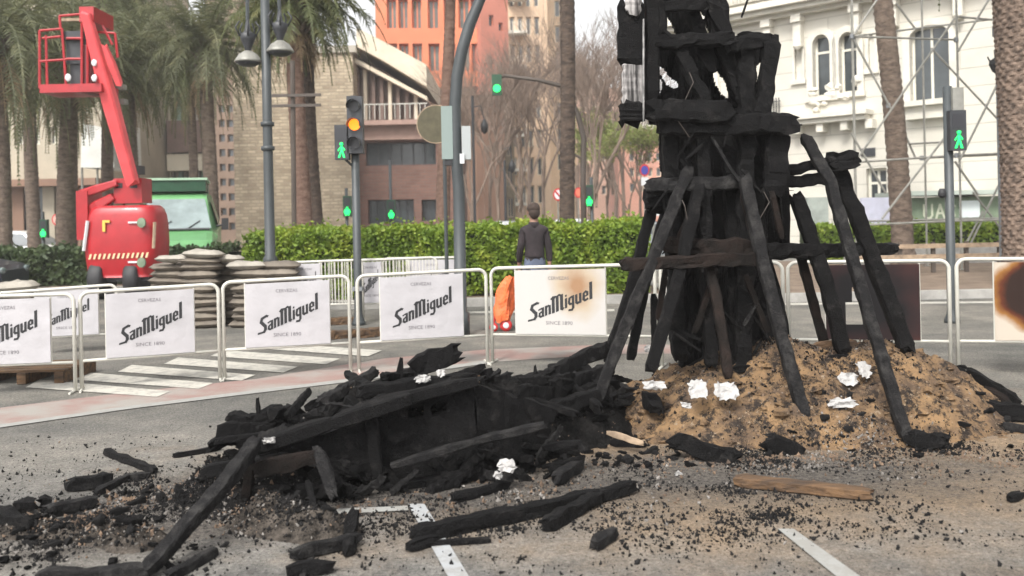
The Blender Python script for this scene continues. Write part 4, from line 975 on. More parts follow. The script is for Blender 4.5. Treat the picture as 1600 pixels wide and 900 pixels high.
a = MB(); wb(a, 140, 430, 232, 441, LY+.2, .8); part('chassis', a, M['dark'], lift, world=True)
for px in (158, 212):
    for dy in (.35, 1.0):
        a = MB(); c = GX(px, LY+dy); a.lathe([(.18, -.15), (.40, -.15), (.44, -.1), (.44, .1), (.40, .15), (.18, .15)], 20); a.v = [V((v.z, v.y, v.x))+c+V((0, 0, .44)) for v in a.v]; w_ = part('wheel', a, M['black'], lift, True, True)
        a = MB(); a.lathe([(.17, -.12), (.17, .12)], 14); a.v = [V((v.z, v.y, v.x))+c+V((0, 0, .44)) for v in a.v]; part('rim', a, M['grey'], w_, False, True)
# knuckle block, folded riser arms, collar
a = MB(); wb(a, 178, 278, 221, 318, LY+.25, .55); kb = part('knuckle_block', a, M['red'], lift, world=True)
for px in (184, 207): a = MB(); wb(a, px-4, 286, px+7, 294, LY+.24, .03); part('slot', a, M['black'], kb, world=True)
a = MB(); wb(a, 178, 318, 192, 336, LY+.3, .4); wb(a, 196, 318, 218, 330, LY+.3, .4); part('hinge_plate', a, M['kioskgreen'], lift, world=True)
for (x0, y0, x1, y1, wd, dy) in ((182, 286, 122, 306, .17, .2), (180, 306, 128, 336, .2, .25), (182, 286, 126, 300, .12, .75)):
    a = MB(); a.beam(P(x0, y0, LY+dy), P(x1, y1, LY+dy), wd, wd*1.1, 2, 0); part('riser_arm', a, M['red'], lift, world=True)
a = MB(); wb(a, 120, 298, 136, 375, LY+.1, .7); part('riser_post', a, M['red'], lift, world=True)
a = MB(); a.beam(P(207, 285, LY+.1), P(134, 20, LY-1.05), .30, .32, 2, 0, .78); part('boom', a, M['red_lit'], lift, world=True)
a = MB(); a.beam(P(199, 262, LY+.52), P(150, 70, LY+.1), .16, .2, 2, 0); part('inner_boom', a, M['red'], lift, world=True)
a = MB(); a.beam(P(187, 132, LY-.6), P(163, 70, LY-.9), .17, .17, 2, 0, .7); part('jib', a, M['red_lit'], lift, world=True)
a = MB(); wb(a, 193, 258, 213, 272, LY+.12, .45); part('collar', a, M['dark'], lift, world=True)
for (px, py) in ((188, 137), (190, 160)): a = MB(); wb(a, px-5, py-6, px+4, py+2, LY, .2); part('connector', a, M['galv'], lift, world=True)
a = MB(); wb(a, 124, 10, 146, 34, LY-1.0, .9); part('boom_head', a, M['red'], lift, world=True)
# cage
cg = empty_thing('cage', '', ''); del cg['label']; del cg['category']; cg.parent = lift
cg = None
for o_ in [o_ for o_ in bpy.data.objects if o_.name.startswith('cage')]: bpy.data.objects.remove(o_)
a = MB()
rails = [((62, 48), (97, 45)), ((62, 96), (104, 93)), ((62, 136), (112, 142)), ((62, 48), (62, 138)), ((72, 55), (74, 135)), ((97, 45), (104, 140)), ((93, 25), (128, 22)), ((93, 25), (95, 46)), ((128, 22), (128, 140)),
         ((66, 60), (95, 57)), ((104, 60), (128, 60)), ((104, 92), (128, 92)), ((150, 50), (180, 52)), ((180, 52), (184, 90)), ((160, 40), (176, 70)), ((137, 20), (137, 142)), ((150, 50), (152, 138))]
for (q0, q1) in rails: a.tube([P(*q0, LY-.75), P(*q1, LY-.75)], .026, 6)
for (q0, q1) in rails[:4]+rails[6:7]: a.tube([P(*q0, LY-.05), P(*q1, LY-.05)], .026, 6)
for q in ((62, 48), (97, 45), (62, 138), (62, 96), (128, 22), (128, 140), (150, 50)): a.tube([P(*q, LY-.75), P(*q, LY-.05)], .022, 6)
cg = part('cage_rails', a, M['red'], lift, world=True)
a = MB(); wb(a, 62, 130, 158, 145, LY-.78, .8); part('cage_floor', a, M['red'], lift, world=True)
a = MB(); wb(a, 99, 48, 128, 62, LY-.7, .3); wb(a, 104, 62, 127, 100, LY-.65, .25); wb(a, 110, 100, 126, 132, LY-.6, .2); part('control_box', a, M['dark'], lift, world=True)
a = MB(); wb(a, 96, 28, 127, 33, LY-.79, .05); part('sign_bar', a, M['palewood'], lift, world=True)
a = MB(); wb(a, 128, 70, 141, 145, LY-.72, .5); part('cage_mount', a, mat('dark_red', (.12, .012, .016), .5), lift, world=True)
for (px, py) in ((106, 121), (147, 98), (147, 122)): a = MB(); p = P(px, py, LY-.85); a.lump(p, (.06, .02, .08), px, 5, 7, .1); part('warning_sticker', a, M['carwhite'], lift, world=True)

# ================================================================== GREEN VAN and cars
def loft_body(mb, secs, m=1):
    """secs: (y, half width bottom, half width top, z bottom, z shoulder, z top)"""
    n = 8; b = len(mb.v)
    for (y, wb_, wt, z0, zs, zt) in secs:
        for (x, z) in ((-wb_*.96, z0), (-wb_, z0+.15), (-wb_, zs), (-wt, zt-.03), (-wt*.85, zt), (wt*.85, zt), (wt, zt-.03), (wb_, zs), (wb_, z0+.15), (wb_*.96, z0)): mb.v.append(V((x, y, z)))
    n = 10
    for i in range(len(secs)-1):
        for k in range(n): mb.f.append((b+i*n+k, b+i*n+(k+1) % n, b+(i+1)*n+(k+1) % n, b+(i+1)*n+k))
    mb.f.append(tuple(b+k for k in range(n))); mb.f.append(tuple(b+(len(secs)-1)*n+k for k in range(n))[::-1]); return mb
def wheelset(o, xs, ys, r=.32, w_=.2):
    for x in xs:
        for y in ys:
            a = MB(); a.lathe([(r*.55, -w_/2), (r*.95, -w_/2), (r, -w_*.3), (r, w_*.3), (r*.95, w_/2), (r*.55, w_/2)], 18); a.v = [V((v.z+x, v.x+y, v.y+r)) for v in a.v]; q = part('tyre', a, M['black'], o, True)
            a = MB(); a.lathe([(r*.56, -w_*.42), (r*.56, w_*.42)], 14); a.v = [V((v.z+x, v.x+y, v.y+r)) for v in a.v]; part('rim', a, M['grey'], q)
van = empty_thing('green_van', 'light green van with a dark green roof box behind the sandbags', 'van', GX(268, 22.3), math.radians(17))
van.scale = (1.08, 1.0, 1.04)
secs = [(-.05, .86, .80, .35, .75, .95), (.12, .95, .88, .3, .95, 1.12), (.95, .98, .86, .3, 1.15, 1.34), (1.0, .98, .86, .3, 1.2, 1.36), (1.95, .99, .72, .3, 1.35, 2.22), (2.3, 1.0, .74, .3, 1.4, 2.34), (5.0, 1.0, .76, .3, 1.4, 2.36), (5.1, .96, .72, .35, 1.4, 2.30)]
part('body', loft_body(MB(), secs), M['pgreen'], van)
a = MB(); a.quad(V((-.84, .985, 1.38)), V((.84, .985, 1.38)), V((.68, 1.87, 2.14)), V((-.68, 1.87, 2.14))); a.v = [v+V((0, -.025, .025)) for v in a.v]; ws = part('windscreen', a, M['glasslight'], van)
for sx in (-.35, .3): a = MB(); a.tube([(sx, .93, 1.40), (sx+.28, 1.15, 1.60)], .012, 4); part('wiper', a, M['black'], ws)
a = MB(); a.tube([(-.8, .94, 1.385), (.8, .94, 1.385)], .03, 5); part('scuttle', a, M['dark'], van)
a = MB()
for s_ in (-1, 1): a = MB(); a.quad(V((s_*.995, 1.6, 1.42)), V((s_*.995, 3.0, 1.42)), V((s_*.80, 3.0, 2.1)), V((s_*.80, 2.1, 2.1))); a.v = [v+V((s_*.02, 0, 0)) for v in a.v]; part('side_window', a, M['glass'], van)
a = MB(); a.bx(-.55, .55, -.075, .0, .55, .75); part('grille', a, M['dark'], van)
for s_ in (-1, 1):
    a = MB(); a.lump((s_*.72, .0, .86), (.17, .08, .12), 2, 6, 10, .05); part('headlight', a, M['glasslight'], van, True)
    a = MB(); a.box((s_*1.16, 1.25, 1.5), (.16, .12, .3)); a.tube([(s_*.95, 1.3, 1.45), (s_*1.12, 1.27, 1.48)], .025, 5); part('mirror', a, M['black'], van)
a = MB(); a.bx(-.78, .70, 2.05, 4.6, 2.37, 2.66); rb = part('roof_box', a, M['dgreen'], van)
a = MB(); a.bx(-.82, .74, 2.0, 4.65, 2.662, 2.72); part('lid', a, mat('pale_green', (.35, .5, .36), .5), rb)
a = MB(); a.bx(-.9, .9, -.1, .15, .32, .5); part('bumper', a, M['dark'], van)
wheelset(van, (-.84, .84), (.75, 4.1), .34)
def car(label, loc, rz, paint):
    o = empty_thing('parked_car', label, 'car', loc, rz)
    secs = [(-2.1, .72, .68, .32, .55, .62), (-2.0, .82, .76, .25, .65, .74), (-1.1, .86, .80, .22, .8, .93), (-.95, .86, .80, .22, .84, .95), (-.35, .87, .62, .22, .86, 1.38), (.0, .87, .64, .22, .86, 1.45), (.9, .87, .64, .22, .86, 1.44), (1.65, .86, .70, .22, .88, 1.05), (2.0, .82, .74, .26, .8, .98), (2.08, .74, .70, .34, .7, .85)]
    part('body', loft_body(MB(), secs), paint, o, False)
    a = MB(); a.quad(V((-.74, -.93, .97)), V((.74, -.93, .97)), V((.58, -.37, 1.36)), V((-.58, -.37, 1.36))); a.v = [v+V((0, -.02, .02)) for v in a.v]; part('windscreen', a, M['glass'], o)
    a = MB(); a.quad(V((.60, .95, 1.40)), V((-.60, .95, 1.40)), V((-.66, 1.55, 1.12)), V((.66, 1.55, 1.12))); a.v = [v+V((0, .02, .03)) for v in a.v]; part('rear_window', a, M['glass'], o)
    for s_ in (-1, 1):
        a = MB(); a.prism([V((s_*.865, -.75, .92)), V((s_*.68, -.3, 1.34)), V((s_*.67, .9, 1.36)), V((s_*.83, 1.35, .98))], (s_*.02, 0, 0)); part('side_window', a, M['glass'], o)
        a = MB(); a.lump((s_*.62, -2.08, .62), (.16, .06, .08), 3, 5, 8, .05); part('headlight', a, M['glasslight'], o)
        a = MB(); a.bx(s_*.65-.13, s_*.65+.13, 2.07, 2.11, .68, .82); part('tail_light', a, M['signred'], o)
    wheelset(o, (-.78, .78), (-1.3, 1.3), .31); return o
car('dark blue car cut by the left edge of the picture behind the barriers', GX(-128, 20.5)+V((0, 0, 0)), math.radians(96), M['cardark'])
car('white car far behind the dark hedge at the left', GX(38, 33), math.radians(90), M['carwhite'])
car('pale silver car behind the hedge just left of the person', GX(800, 31), math.radians(84), M['cargrey'])
car('white car behind the hedge at the foot of the bare palm trunk', GX(905, 36), math.radians(90), M['carwhite'])
car('grey car behind the hedge left of the burnt tower', GX(1000, 30), math.radians(90), M['cargrey'])

# ================================================================== LAMPS, SIGNALS, SIGNS
M['green_on'] = emit('lit_green', (.01, .70, .11), 1.6); M['amber_on'] = emit('lit_amber', (1.0, .20, .01), 1.5); M['red_on'] = emit('lit_red', (.9, .08, .06), 1.2); M['lens'] = mat('unlit_lens', (.03, .03, .035), .3)
M['lampglass'] = mat('lamp_glass', (.55, .55, .5), .25)
M['greendot'] = M['green_on']
# ornate lamp post
lp = empty_thing('lamp_post', 'tall grey lamp post with two hanging bell lanterns in front of the stone block', 'lamp post', GX(421, 14.5))
Z = lambda py: P(413, py, 14.5).z
a = MB(); a.lathe([(.16, 0), (.16, .35), (.12, .45), (.10, .6), (.095, .9), (.115, .92), (.115, 1.0), (.085, 1.05), (.078, Z(232)), (.07, 6.0)], 14); part('pole', a, M['pole'], lp, True)
for py in (232, 194): a = MB(); a.lathe([(.08, -.04), (.11, -.03), (.11, .03), (.08, .04)], 14, (0, 0, Z(py))); part('collar', a, M['pole'], lp, True)
for (px, py) in ((388, 98), (438, 82)):
    c = P(px, py, 14.5)-V(lp.location); a = MB()
    ex = -1 if px < 413 else 1
    pts = [V((0, 0, 5.75)), V((c.x*.5, 0, 6.0)), V((c.x*.95, 0, 5.85)), V((c.x, 0, c.z+.62))]; a.tube(pts, .03, 6); ar = part('arm', a, M['pole'], lp)
    a = MB(); a.lathe([(.03, .16), (.05, .2), (.06, .24), (.11, .36), (.14, .46), (.08, .48), (.05, .52), (.03, .66)], 12, c)
    for k in range(5): an = 2*math.pi*k/5; a.tube([c+V((math.cos(an)*.13, math.sin(an)*.13, .42)), c+V((math.cos(an)*.20, math.sin(an)*.20, .56)), c+V((math.cos(an)*.13, math.sin(an)*.13, .66))], .014, 5)
    part('lantern_cap', a, M['dark'], lp, True)
    a = MB(); a.lathe([(.21, 0), (.225, .015), (.205, .045), (.15, .13), (.06, .19), (.02, .2)], 18, c); part('shade', a, M['galv'], lp, True)
    a = MB(); a.lathe([(.02, -.06), (.12, -.05), (.20, -.004), (.20, .0)], 16, c); part('shade_rim', a, M['dark'], lp, True)
# curved grey lighting column
cp = empty_thing('curved_lighting_column', 'large grey column curving to the right at the top of the picture', 'lighting column', GX(717, 12.2))
a = MB(); pts = []; 
for (px, py) in ((717, 300), (712, 230), (711, 165), (714, 120), (722, 78), (734, 38), (750, 0), (775, -45), (812, -90), (860, -125)): pts.append(P(px, py, 12.2)-V(cp.location))
a.tube([V((0, 0, 0)), V((0, 0, .3)), V((0, 0, .32))]+pts, [.12, .12, .085]+[.08]*6+[.07, .065, .06, .05], 14); part('column', a, M['pole'], cp, True)
h = P(880, -130, 12.2)-V(cp.location); a = MB(); a.lump(h, (.35, .14, .07), 1, 8, 12, .05); part('luminaire', a, M['grey'], cp, True)
a = MB(); a.box(P(699, 208, 12.2)-V(cp.location)+V((0, .05, 0)), (.15, .25, .72)); part('signal_housing', a, mat('pale_green_grey', (.20, .25, .235), .5), cp)
a = MB(); a.box(P(728, 224, 12.2)-V(cp.location)+V((.01, -.02, 0)), (.12, .2, .45)); bx_ = part('control_box', a, mat('light_grey_box', (.34, .36, .36), .5), cp)
a = MB(); a.box(P(719.5, 249, 12.2)-V(cp.location)+V((.03, -.14, 0)), (.06, .03, .13)); part('white_tag', a, M['carwhite'], bx_)
a = MB(); a.box(P(701, 253, 12.2)-V(cp.location)+V((0, 0, 0)), (.10, .12, .1)); part('bracket', a, M['black'], cp)
# round sign turned away
rs = empty_thing('round_sign', 'round olive sign seen from behind with a pale rim, left of the curved column', 'sign', GX(683, 14.0))
c = P(681, 194, 14.0)-V(rs.location)
def disc(r, d, n=28, sx=1.0):
    a = MB(); a.lathe([(r, 0), (r, d)], n); a.v = [V((v.x*sx, v.z, v.y)) for v in a.v]; return a
a = disc(.29, .02); a.v = [v+c for v in a.v]; part('plate', a, mat('olive_plate', (.075, .065, .035), .7, .25, 6), rs)
a = MB(); a.tube([c+V((math.cos(2*math.pi*k/28)*.295, 0.01, math.sin(2*math.pi*k/28)*.295)) for k in range(29)], .012, 5, False); part('rim', a, M['palewood'], rs)
a = MB(); a.tube([(c.x+.12, .05, 0), (c.x+.12, .05, c.z+.2)], .03, 8); part('post', a, M['pole'], rs)
# traffic signals
def sig3(o, c, lit, r=.095, ry=0.0, mcol='dark'):
    """three-lens head centred on c (top of the head), facing the camera"""
    a = MB(); a.bx(c.x-.115, c.x+.115, c.y, c.y+.18, c.z-.86, c.z); hd_ = part('signal_head', a, M[mcol], o)
    for k, nm in enumerate(('red', 'amber', 'green')):
        q = V((c.x, c.y-.004, c.z-.15-.28*k)); a = disc(r, .02); a.v = [v+q+V((0, -.012, 0)) for v in a.v]
        on = (nm == lit); part('lens', a, {'red': M['red_on'], 'amber': M['amber_on'], 'green': M['green_on']}[nm] if on else M['lens'], hd_)
        a = MB(); m = 12
        for i in range(m): 
            a0, a1 = math.pi*(-.1+1.2*i/m), math.pi*(-.1+1.2*(i+1)/m)
            p0 = q+V((math.cos(a0)*r*1.12, 0, math.sin(a0)*r*1.12)); p1 = q+V((math.cos(a1)*r*1.12, 0, math.sin(a1)*r*1.12)); a.quad(p0, p1, p1+V((0, -.17, -.01)), p0+V((0, -.17, -.01)))
        part('visor', a, M['dark'], hd_)
def sigped(o, c, s_=1.0, mcol='dgreen', on=True):
    a = MB(); a.bx(c.x-.11*s_, c.x+.11*s_, c.y, c.y+.15, c.z-.55*s_, c.z); hd_ = part('pedestrian_head', a, M[mcol], o)
    a = MB(); a.bx(c.x-.08*s_, c.x+.08*s_, c.y-.006, c.y-.001, c.z-.25*s_, c.z-.05*s_); part('red_lens', a, M['lens'], hd_)
    a = MB(); z = c.z-.52*s_   # a walking figure
    y = c.y-.012
    a.lathe([(.001, 0), (.026*s_, .01), (.026*s_, .04), (.001, .05)], 10, (c.x, y, z+.19*s_), False)
    for q in ([(-.012, .19), (.014, .19), (.024, .10), (-.02, .10)], [(-.02, .10), (.004, .10), (-.03, 0), (-.058, 0)], [(.0, .10), (.024, .10), (.055, 0), (.025, 0)], [(-.012, .18), (-.02, .15), (-.052, .10), (-.058, .12)], [(.014, .18), (.02, .15), (.05, .11), (.056, .13)]):
        a.prism([V((c.x+x*s_, y, z+zz_*s_)) for x, zz_ in q], (0, .008, 0))
    part('green_figure', a, M['green_on'], hd_)
    return hd_
def pole(name, label, px, Y, pytop, r=.05, m='pole', cat='traffic signal', base=True):
    o = empty_thing(name, label, cat, GX(px, Y)); zt = P(px, pytop, Y).z; a = MB()
    a.lathe([(r*1.7, 0), (r*1.7, .04), (r*1.15, .12), (r, .2), (r, zt)] if base else [(r, 0), (r, zt)], 12); part('post', a, M[m], o, True); return o
o = pole('traffic_signal', 'traffic signal with its amber light lit beside a green walking figure', 557, 13.6, 150, .062)
sig3(o, P(553, 150, 13.45)-V(o.location), 'amber', .085)
hp = P(533, 195, 13.45)-V(o.location); sigped(o, hp, .95, 'dark'); a = MB(); a.tube([hp+V((.02, .1, -.5)), (0, 0, hp.z-.66)], .02, 6); part('bracket', a, M['dark'], o)
a = MB(); a.box((0, -.01, .55+.0), (.15, .15, .06)); part('collar', a, M['grey'], o)
o = pole('traffic_signal', 'grey signal post with a large green walking figure beside the right barriers', 1484, 12.4, 135, .06)
hp = P(1497, 172, 12.25)-V(o.location); sigped(o, hp+V((0, 0, 0)), 1.0, 'dark')
a = MB(); a.box(P(1497, 155, 12.3)-V(o.location)+V((0, .05, 0)), (.15, .12, .32)); part('signal_back', a, M['galv'], o)
a = MB(); a.tube([hp+V((0, .08, -.3)), (0, 0, hp.z-.3)], .02, 6); a.tube([hp+V((0, .08, .1)), (0, 0, hp.z+.1)], .02, 6); part('bracket', a, M['dark'], o)
a = MB(); a.lump(P(1472, 302, 12.4)-V(o.location), (.06, .05, .07), 3, 6, 8, .1); part('push_button', a, M['black'], o)
o = empty_thing('signal_gantry', 'brown signal post with a long arm carrying a hanging green signal', 'traffic signal', GX(912, 24))
a = MB(); pts = [V((0, 0, 0)), V((0, 0, 2.5))]+[P(px, py, 24)-V(o.location) for px, py in ((912, 215), (903, 180), (886, 142), (876, 134), (840, 125), (786, 118))]; a.tube(pts, [.09, .08, .08, .075, .07, .06, .05, .045], 10); part('arm', a, M['polebrown'], o, True)
c = P(776, 116, 23.9)-V(o.location); a = MB(); a.bx(c.x-.13, c.x+.13, c.y, c.y+.16, c.z-.55, c.z); hh = part('signal_head', a, M['dgreen'], o)
a = disc(.10, .02); a.v = [v+V((c.x, c.y-.03, c.z-.38)) for v in a.v]; part('green_lens', a, M['green_on'], hh)
a = MB(); a.tube([P(790, 119, 24)-V(o.location), P(776, 122, 24)-V(o.location)], .04, 6); part('clamp', a, M['polebrown'], o)
a = MB(); a.tube([P(912, 250, 24)-V(o.location), P(895, 240, 24)-V(o.location), P(884, 225, 24)-V(o.location)], .035, 6); part('lower_arm', a, M['polebrown'], o)
for (px, py, Y, s_, lab) in ((484, 330, 28, 1.15, 'small green walking signal between the two palm trunks'), (542, 306, 28.5, 1.2, 'small green walking signal just left of the amber signal post'), (611, 312, 30, 1.2, 'green walking signal in front of the brick hall window'),
                             (920, 289, 27, 1.2, 'green walking signal right of the bare palm trunk'), (67, 343, 27, 1.0, 'far green walking signal over the dark hedge at the left')):
    o = pole('pedestrian_signal', lab, px+(5 if px == 920 else 0), Y, py-12 if px != 611 else 250, .05, 'pole'); c = P(px, py, Y-.14)-V(o.location)
    hd_ = sigped(o, c, s_, 'dgreen'); a = disc(.085*s_, .012, 14); a.v = [v+c+V((0, -.022, -.42*s_)) for v in a.v]; part('green_lens', a, M['green_on'], hd_)
# double-arm street name post
o = empty_thing('street_name_post', 'dark post with two horizontal name boards behind the reddish palm trunk', 'sign', GX(458, 21.5))
a = MB(); a.tube([(0, 0, 0), (P(457, 95, 21.5).x-o.location.x, 0, P(457, 95, 21.5).z)], .06, 8); part('post', a, M['polebrown'], o)
for py in (147, 163):
    p0 = P(423, py+4, 21.3)-V(o.location); p1 = P(500, py-2, 21.3)-V(o.location); a = MB(); a.bx(p0.x, p1.x, -.12, -.07, p0.z, p1.z); part('name_board', a, M['polebrown'], o)
# slim poles with dark lanterns in the distance
for (px, Y, pyt, lx, ly, lab) in ((742, 30, 150, 757, 200, 'slim far post with a dark hanging lantern right of the curved column'), (790, 33, 250, 800, 262, 'slim far post with a small dark lantern left of the person')):
    o = empty_thing('lamp_post', lab, 'lamp post', GX(px, Y)); zt = P(px, pyt, Y).z; a = MB(); a.tube([(0, 0, 0), (0, 0, zt)], .045, 8); part('pole', a, M['dark'], o)
    c = P(lx, ly, Y)-V(o.location); a = MB(); a.lathe([(.02, -.2), (.10, -.12), (.13, .02), (.12, .12), (.03, .3)], 10, c); part('lantern', a, M['black'], o, True)
    a = MB(); a.tube([(0, 0, c.z+.7), (c.x*.7, 0, c.z+.75), (c.x, 0, c.z+.28)], .02, 5); part('arm', a, M['dark'], o)
# round signs
def roundsign(label, px, py, Y, r, mo, mi, mb_=None, plate=None, tilt=0):
    o = empty_thing('road_sign', label, 'road sign', GX(px, Y), 0); c = P(px, py, Y)-V(o.location); a = MB(); a.tube([(0, .03, 0), (c.x, .03, c.z+r)], .025, 6); part('post', a, M['galv'], o)
    a = disc(r, .015, 28, .8); a.v = [v+c+V((0, -.03, 0)) for v in a.v]; q = part('plate', a, mo, o)
    a = disc(r*.74, .006, 28, .8); a.v = [v+c+V((0, -.037, 0)) for v in a.v]; part('face', a, mi, q)
    if mb_:
        a = MB(); a.tube([c+V((-r*.52*.8, -.042, r*.52)), c+V((r*.52*.8, -.042, -r*.52))], r*.13, 4); part('slash', a, mb_, q)
    if plate: a = MB(); a.box(c+V((0, -.02, -r-.16)), (r*1.2, .02, .26)); part('lower_plate', a, plate, o)
    return o
roundsign('round blue sign with red rim and white plate left of the burnt tower', 1007, 266, 28, .19, M['signred'], M['signblue'], None, M['carwhite'])
roundsign('round red and white prohibition sign left of the bare palm trunk', 872, 304, 27, .19, M['signred'], M['carwhite'], M['signred'])
roundsign('small red disc sign between the bare palm trunk and the green signal', 904, 301, 29, .17, M['signred'], mat('salmon_red', (.6, .16, .1), .6))
roundsign('small pinkish red sign over the dark hedge at the far left', 89, 343, 30, .20, M['signred'], mat('pale_pinkish', (.6, .35, .3), .6))
o = empty_thing('notice_sign', 'grey white notice on a post by the hedge left of the burnt tower', 'notice', GX(1021, 17.0))
a = MB(); a.box(P(1022, 320, 17.0)-V(o.location), (.22, .03, .42)); part('panel', a, mat('grey_white_panel', (.50, .53, .54), .5), o); a = MB(); a.tube([(0, .03, 0), (0, .03, P(1022, 310, 17).z)], .025, 6); part('post', a, M['galv'], o)
# lantern fixed by the big palm
o = empty_thing('lamp_post', 'grey post with a dark lantern half hidden by the thick palm trunk at the right', 'lamp post', GX(1568, 19)); c = P(1558, 100, 19)-V(o.location)
a = MB(); a.tube([(0, .1, 0), (0, .1, 6.8)], .05, 8); part('pole', a, M['grey'], o)
a = MB(); a.lathe([(.02, -.22), (.10, -.15), (.16, .0), (.15, .08), (.05, .14), (.06, .3), (.02, .34)], 10, c)
for k in range(6): an = k*1.047; a.tube([c+V((math.cos(an)*.12, math.sin(an)*.12, 0)), c+V((math.cos(an)*.2, math.sin(an)*.2, .16))], .016, 4)
part('lantern', a, M['black'], o); q = P(1558, 48, 19)-V(o.location); a = MB(); a.box(q, (.14, .14, .24)); a.tube([q, c+V((0, 0, .3))], .012, 5); a.tube([q, (0, .1, q.z+.1)], .02, 5); part('bracket', a, M['grey'], o)

# ================================================================== SCAFFOLD
sf = empty_thing('scaffold', 'open scaffold of grey tubes and diagonal braces in front of the white house', 'scaffold', (GX(1330, 21).x, 21, 0))
def st(nm, q0, q1, Y0, Y1=None, r=.026):
    a = MB(); p0 = P(*q0, Y0) if q0[1] is not None else None; a.tube([P(*q0, Y0), P(*q1, Y1 or Y0)], r, 7); part(nm, a, M['galv'], sf, world=True)
F0, B0 = 21.0, 22.6
for (px, Y) in ((1331, F0), (1494, F0), (1440, B0), (1330, B0+.0), (1600, B0), (1650, F0)):
    b = GX(px+(7 if Y == F0 else 7), Y); t_ = P(px-6, -60, Y); t_ = V((b.x, b.y, t_.z)); a = MB(); a.tube([b+V((0, 0, .14)), t_], .027, 8); pp = part('post', a, M['galv'], sf, world=True)
    a = MB(); a.bx(b.x-.08, b.x+.08, b.y-.08, b.y+.08, .125 if px < 1650 else .01, .145); part('base_plate', a, M['galv'], pp, world=True)
for q in (((1331, 57), (1494, 62)), ((1331, 254), (1494, 243)), ((1337, 352), (1500, 345)), ((1494, 62-36), (1660, 40)), ((1494, 243), (1650, 236)), ((1500, 345), (1650, 342))): st('rail', q[0], q[1], F0)
for q in (((1330, 57), (1600, 24)), ((1440, 247), (1600, 240)), ((1340, 346), (1600, 340)), ((1420, 225), (1478, 222))): st('rail', q[0], q[1], B0)
for q in (((1334, 62), (1392, 170)), ((1334, 54), (1374, -6)), ((1492, 28), (1338, 250)), ((1330, 208), (1384, 302)), ((1476, 215), (1378, 342)), ((1548, -6), (1497, 80)), ((1492, 252), (1528, 304)), ((1564, 120), (1500, 250))): st('brace', q[0], q[1], F0-.05)
for q in (((1400, 5), (1430, 45)), ((1455, 75), (1572, 200)), ((1412, 205), (1430, 246)), ((1520, 300), (1566, 360)), ((1560, 290), (1510, 395)), ((1536, 330), (1500, 400))): st('brace', q[0], q[1], B0+.05)
for (px, py, Y) in ((1331, 57, F0), (1494, 62, F0), (1331, 254, F0), (1494, 243, F0), (1440, 247, B0), (1388, 165, F0)):
    a = MB(); p = P(px, py, Y); a.lathe([(.03, -.06), (.055, -.05), (.055, .05), (.03, .06)], 8, p); part('coupler', a, M['grey'], sf, world=True)
# low planter wall and bench bars under the right hedge
a = MB(); p0 = GX(1322, 23.6); p1 = GX(1562, 23.6); a.bx(p0.x, p1.x, 23.6, 23.85, .12, .62); single('planter_wall', a, M['kerb'], 'low pale planter wall under the right hedge', 'planter wall')
a = MB(); p0 = P(1330, 390, 20.3); p1 = P(1590, 390, 20.3); rb = empty_thing('low_rail', 'low wooden rail of two bars in front of the planter wall', 'rail', (p0.x, 20.3, .12))
for k in range(2): a = MB(); z = .32+k*.24; a.bx(0, p1.x-p0.x, -.03, .03, z, z+.10); part('bar', a, M['palewood'], rb)
for k in range(5): a = MB(); x = (p1.x-p0.x)*(k+.5)/5; a.bx(x-.04, x+.04, .031, .1, 0, .7); part('post', a, M['polebrown'], rb)

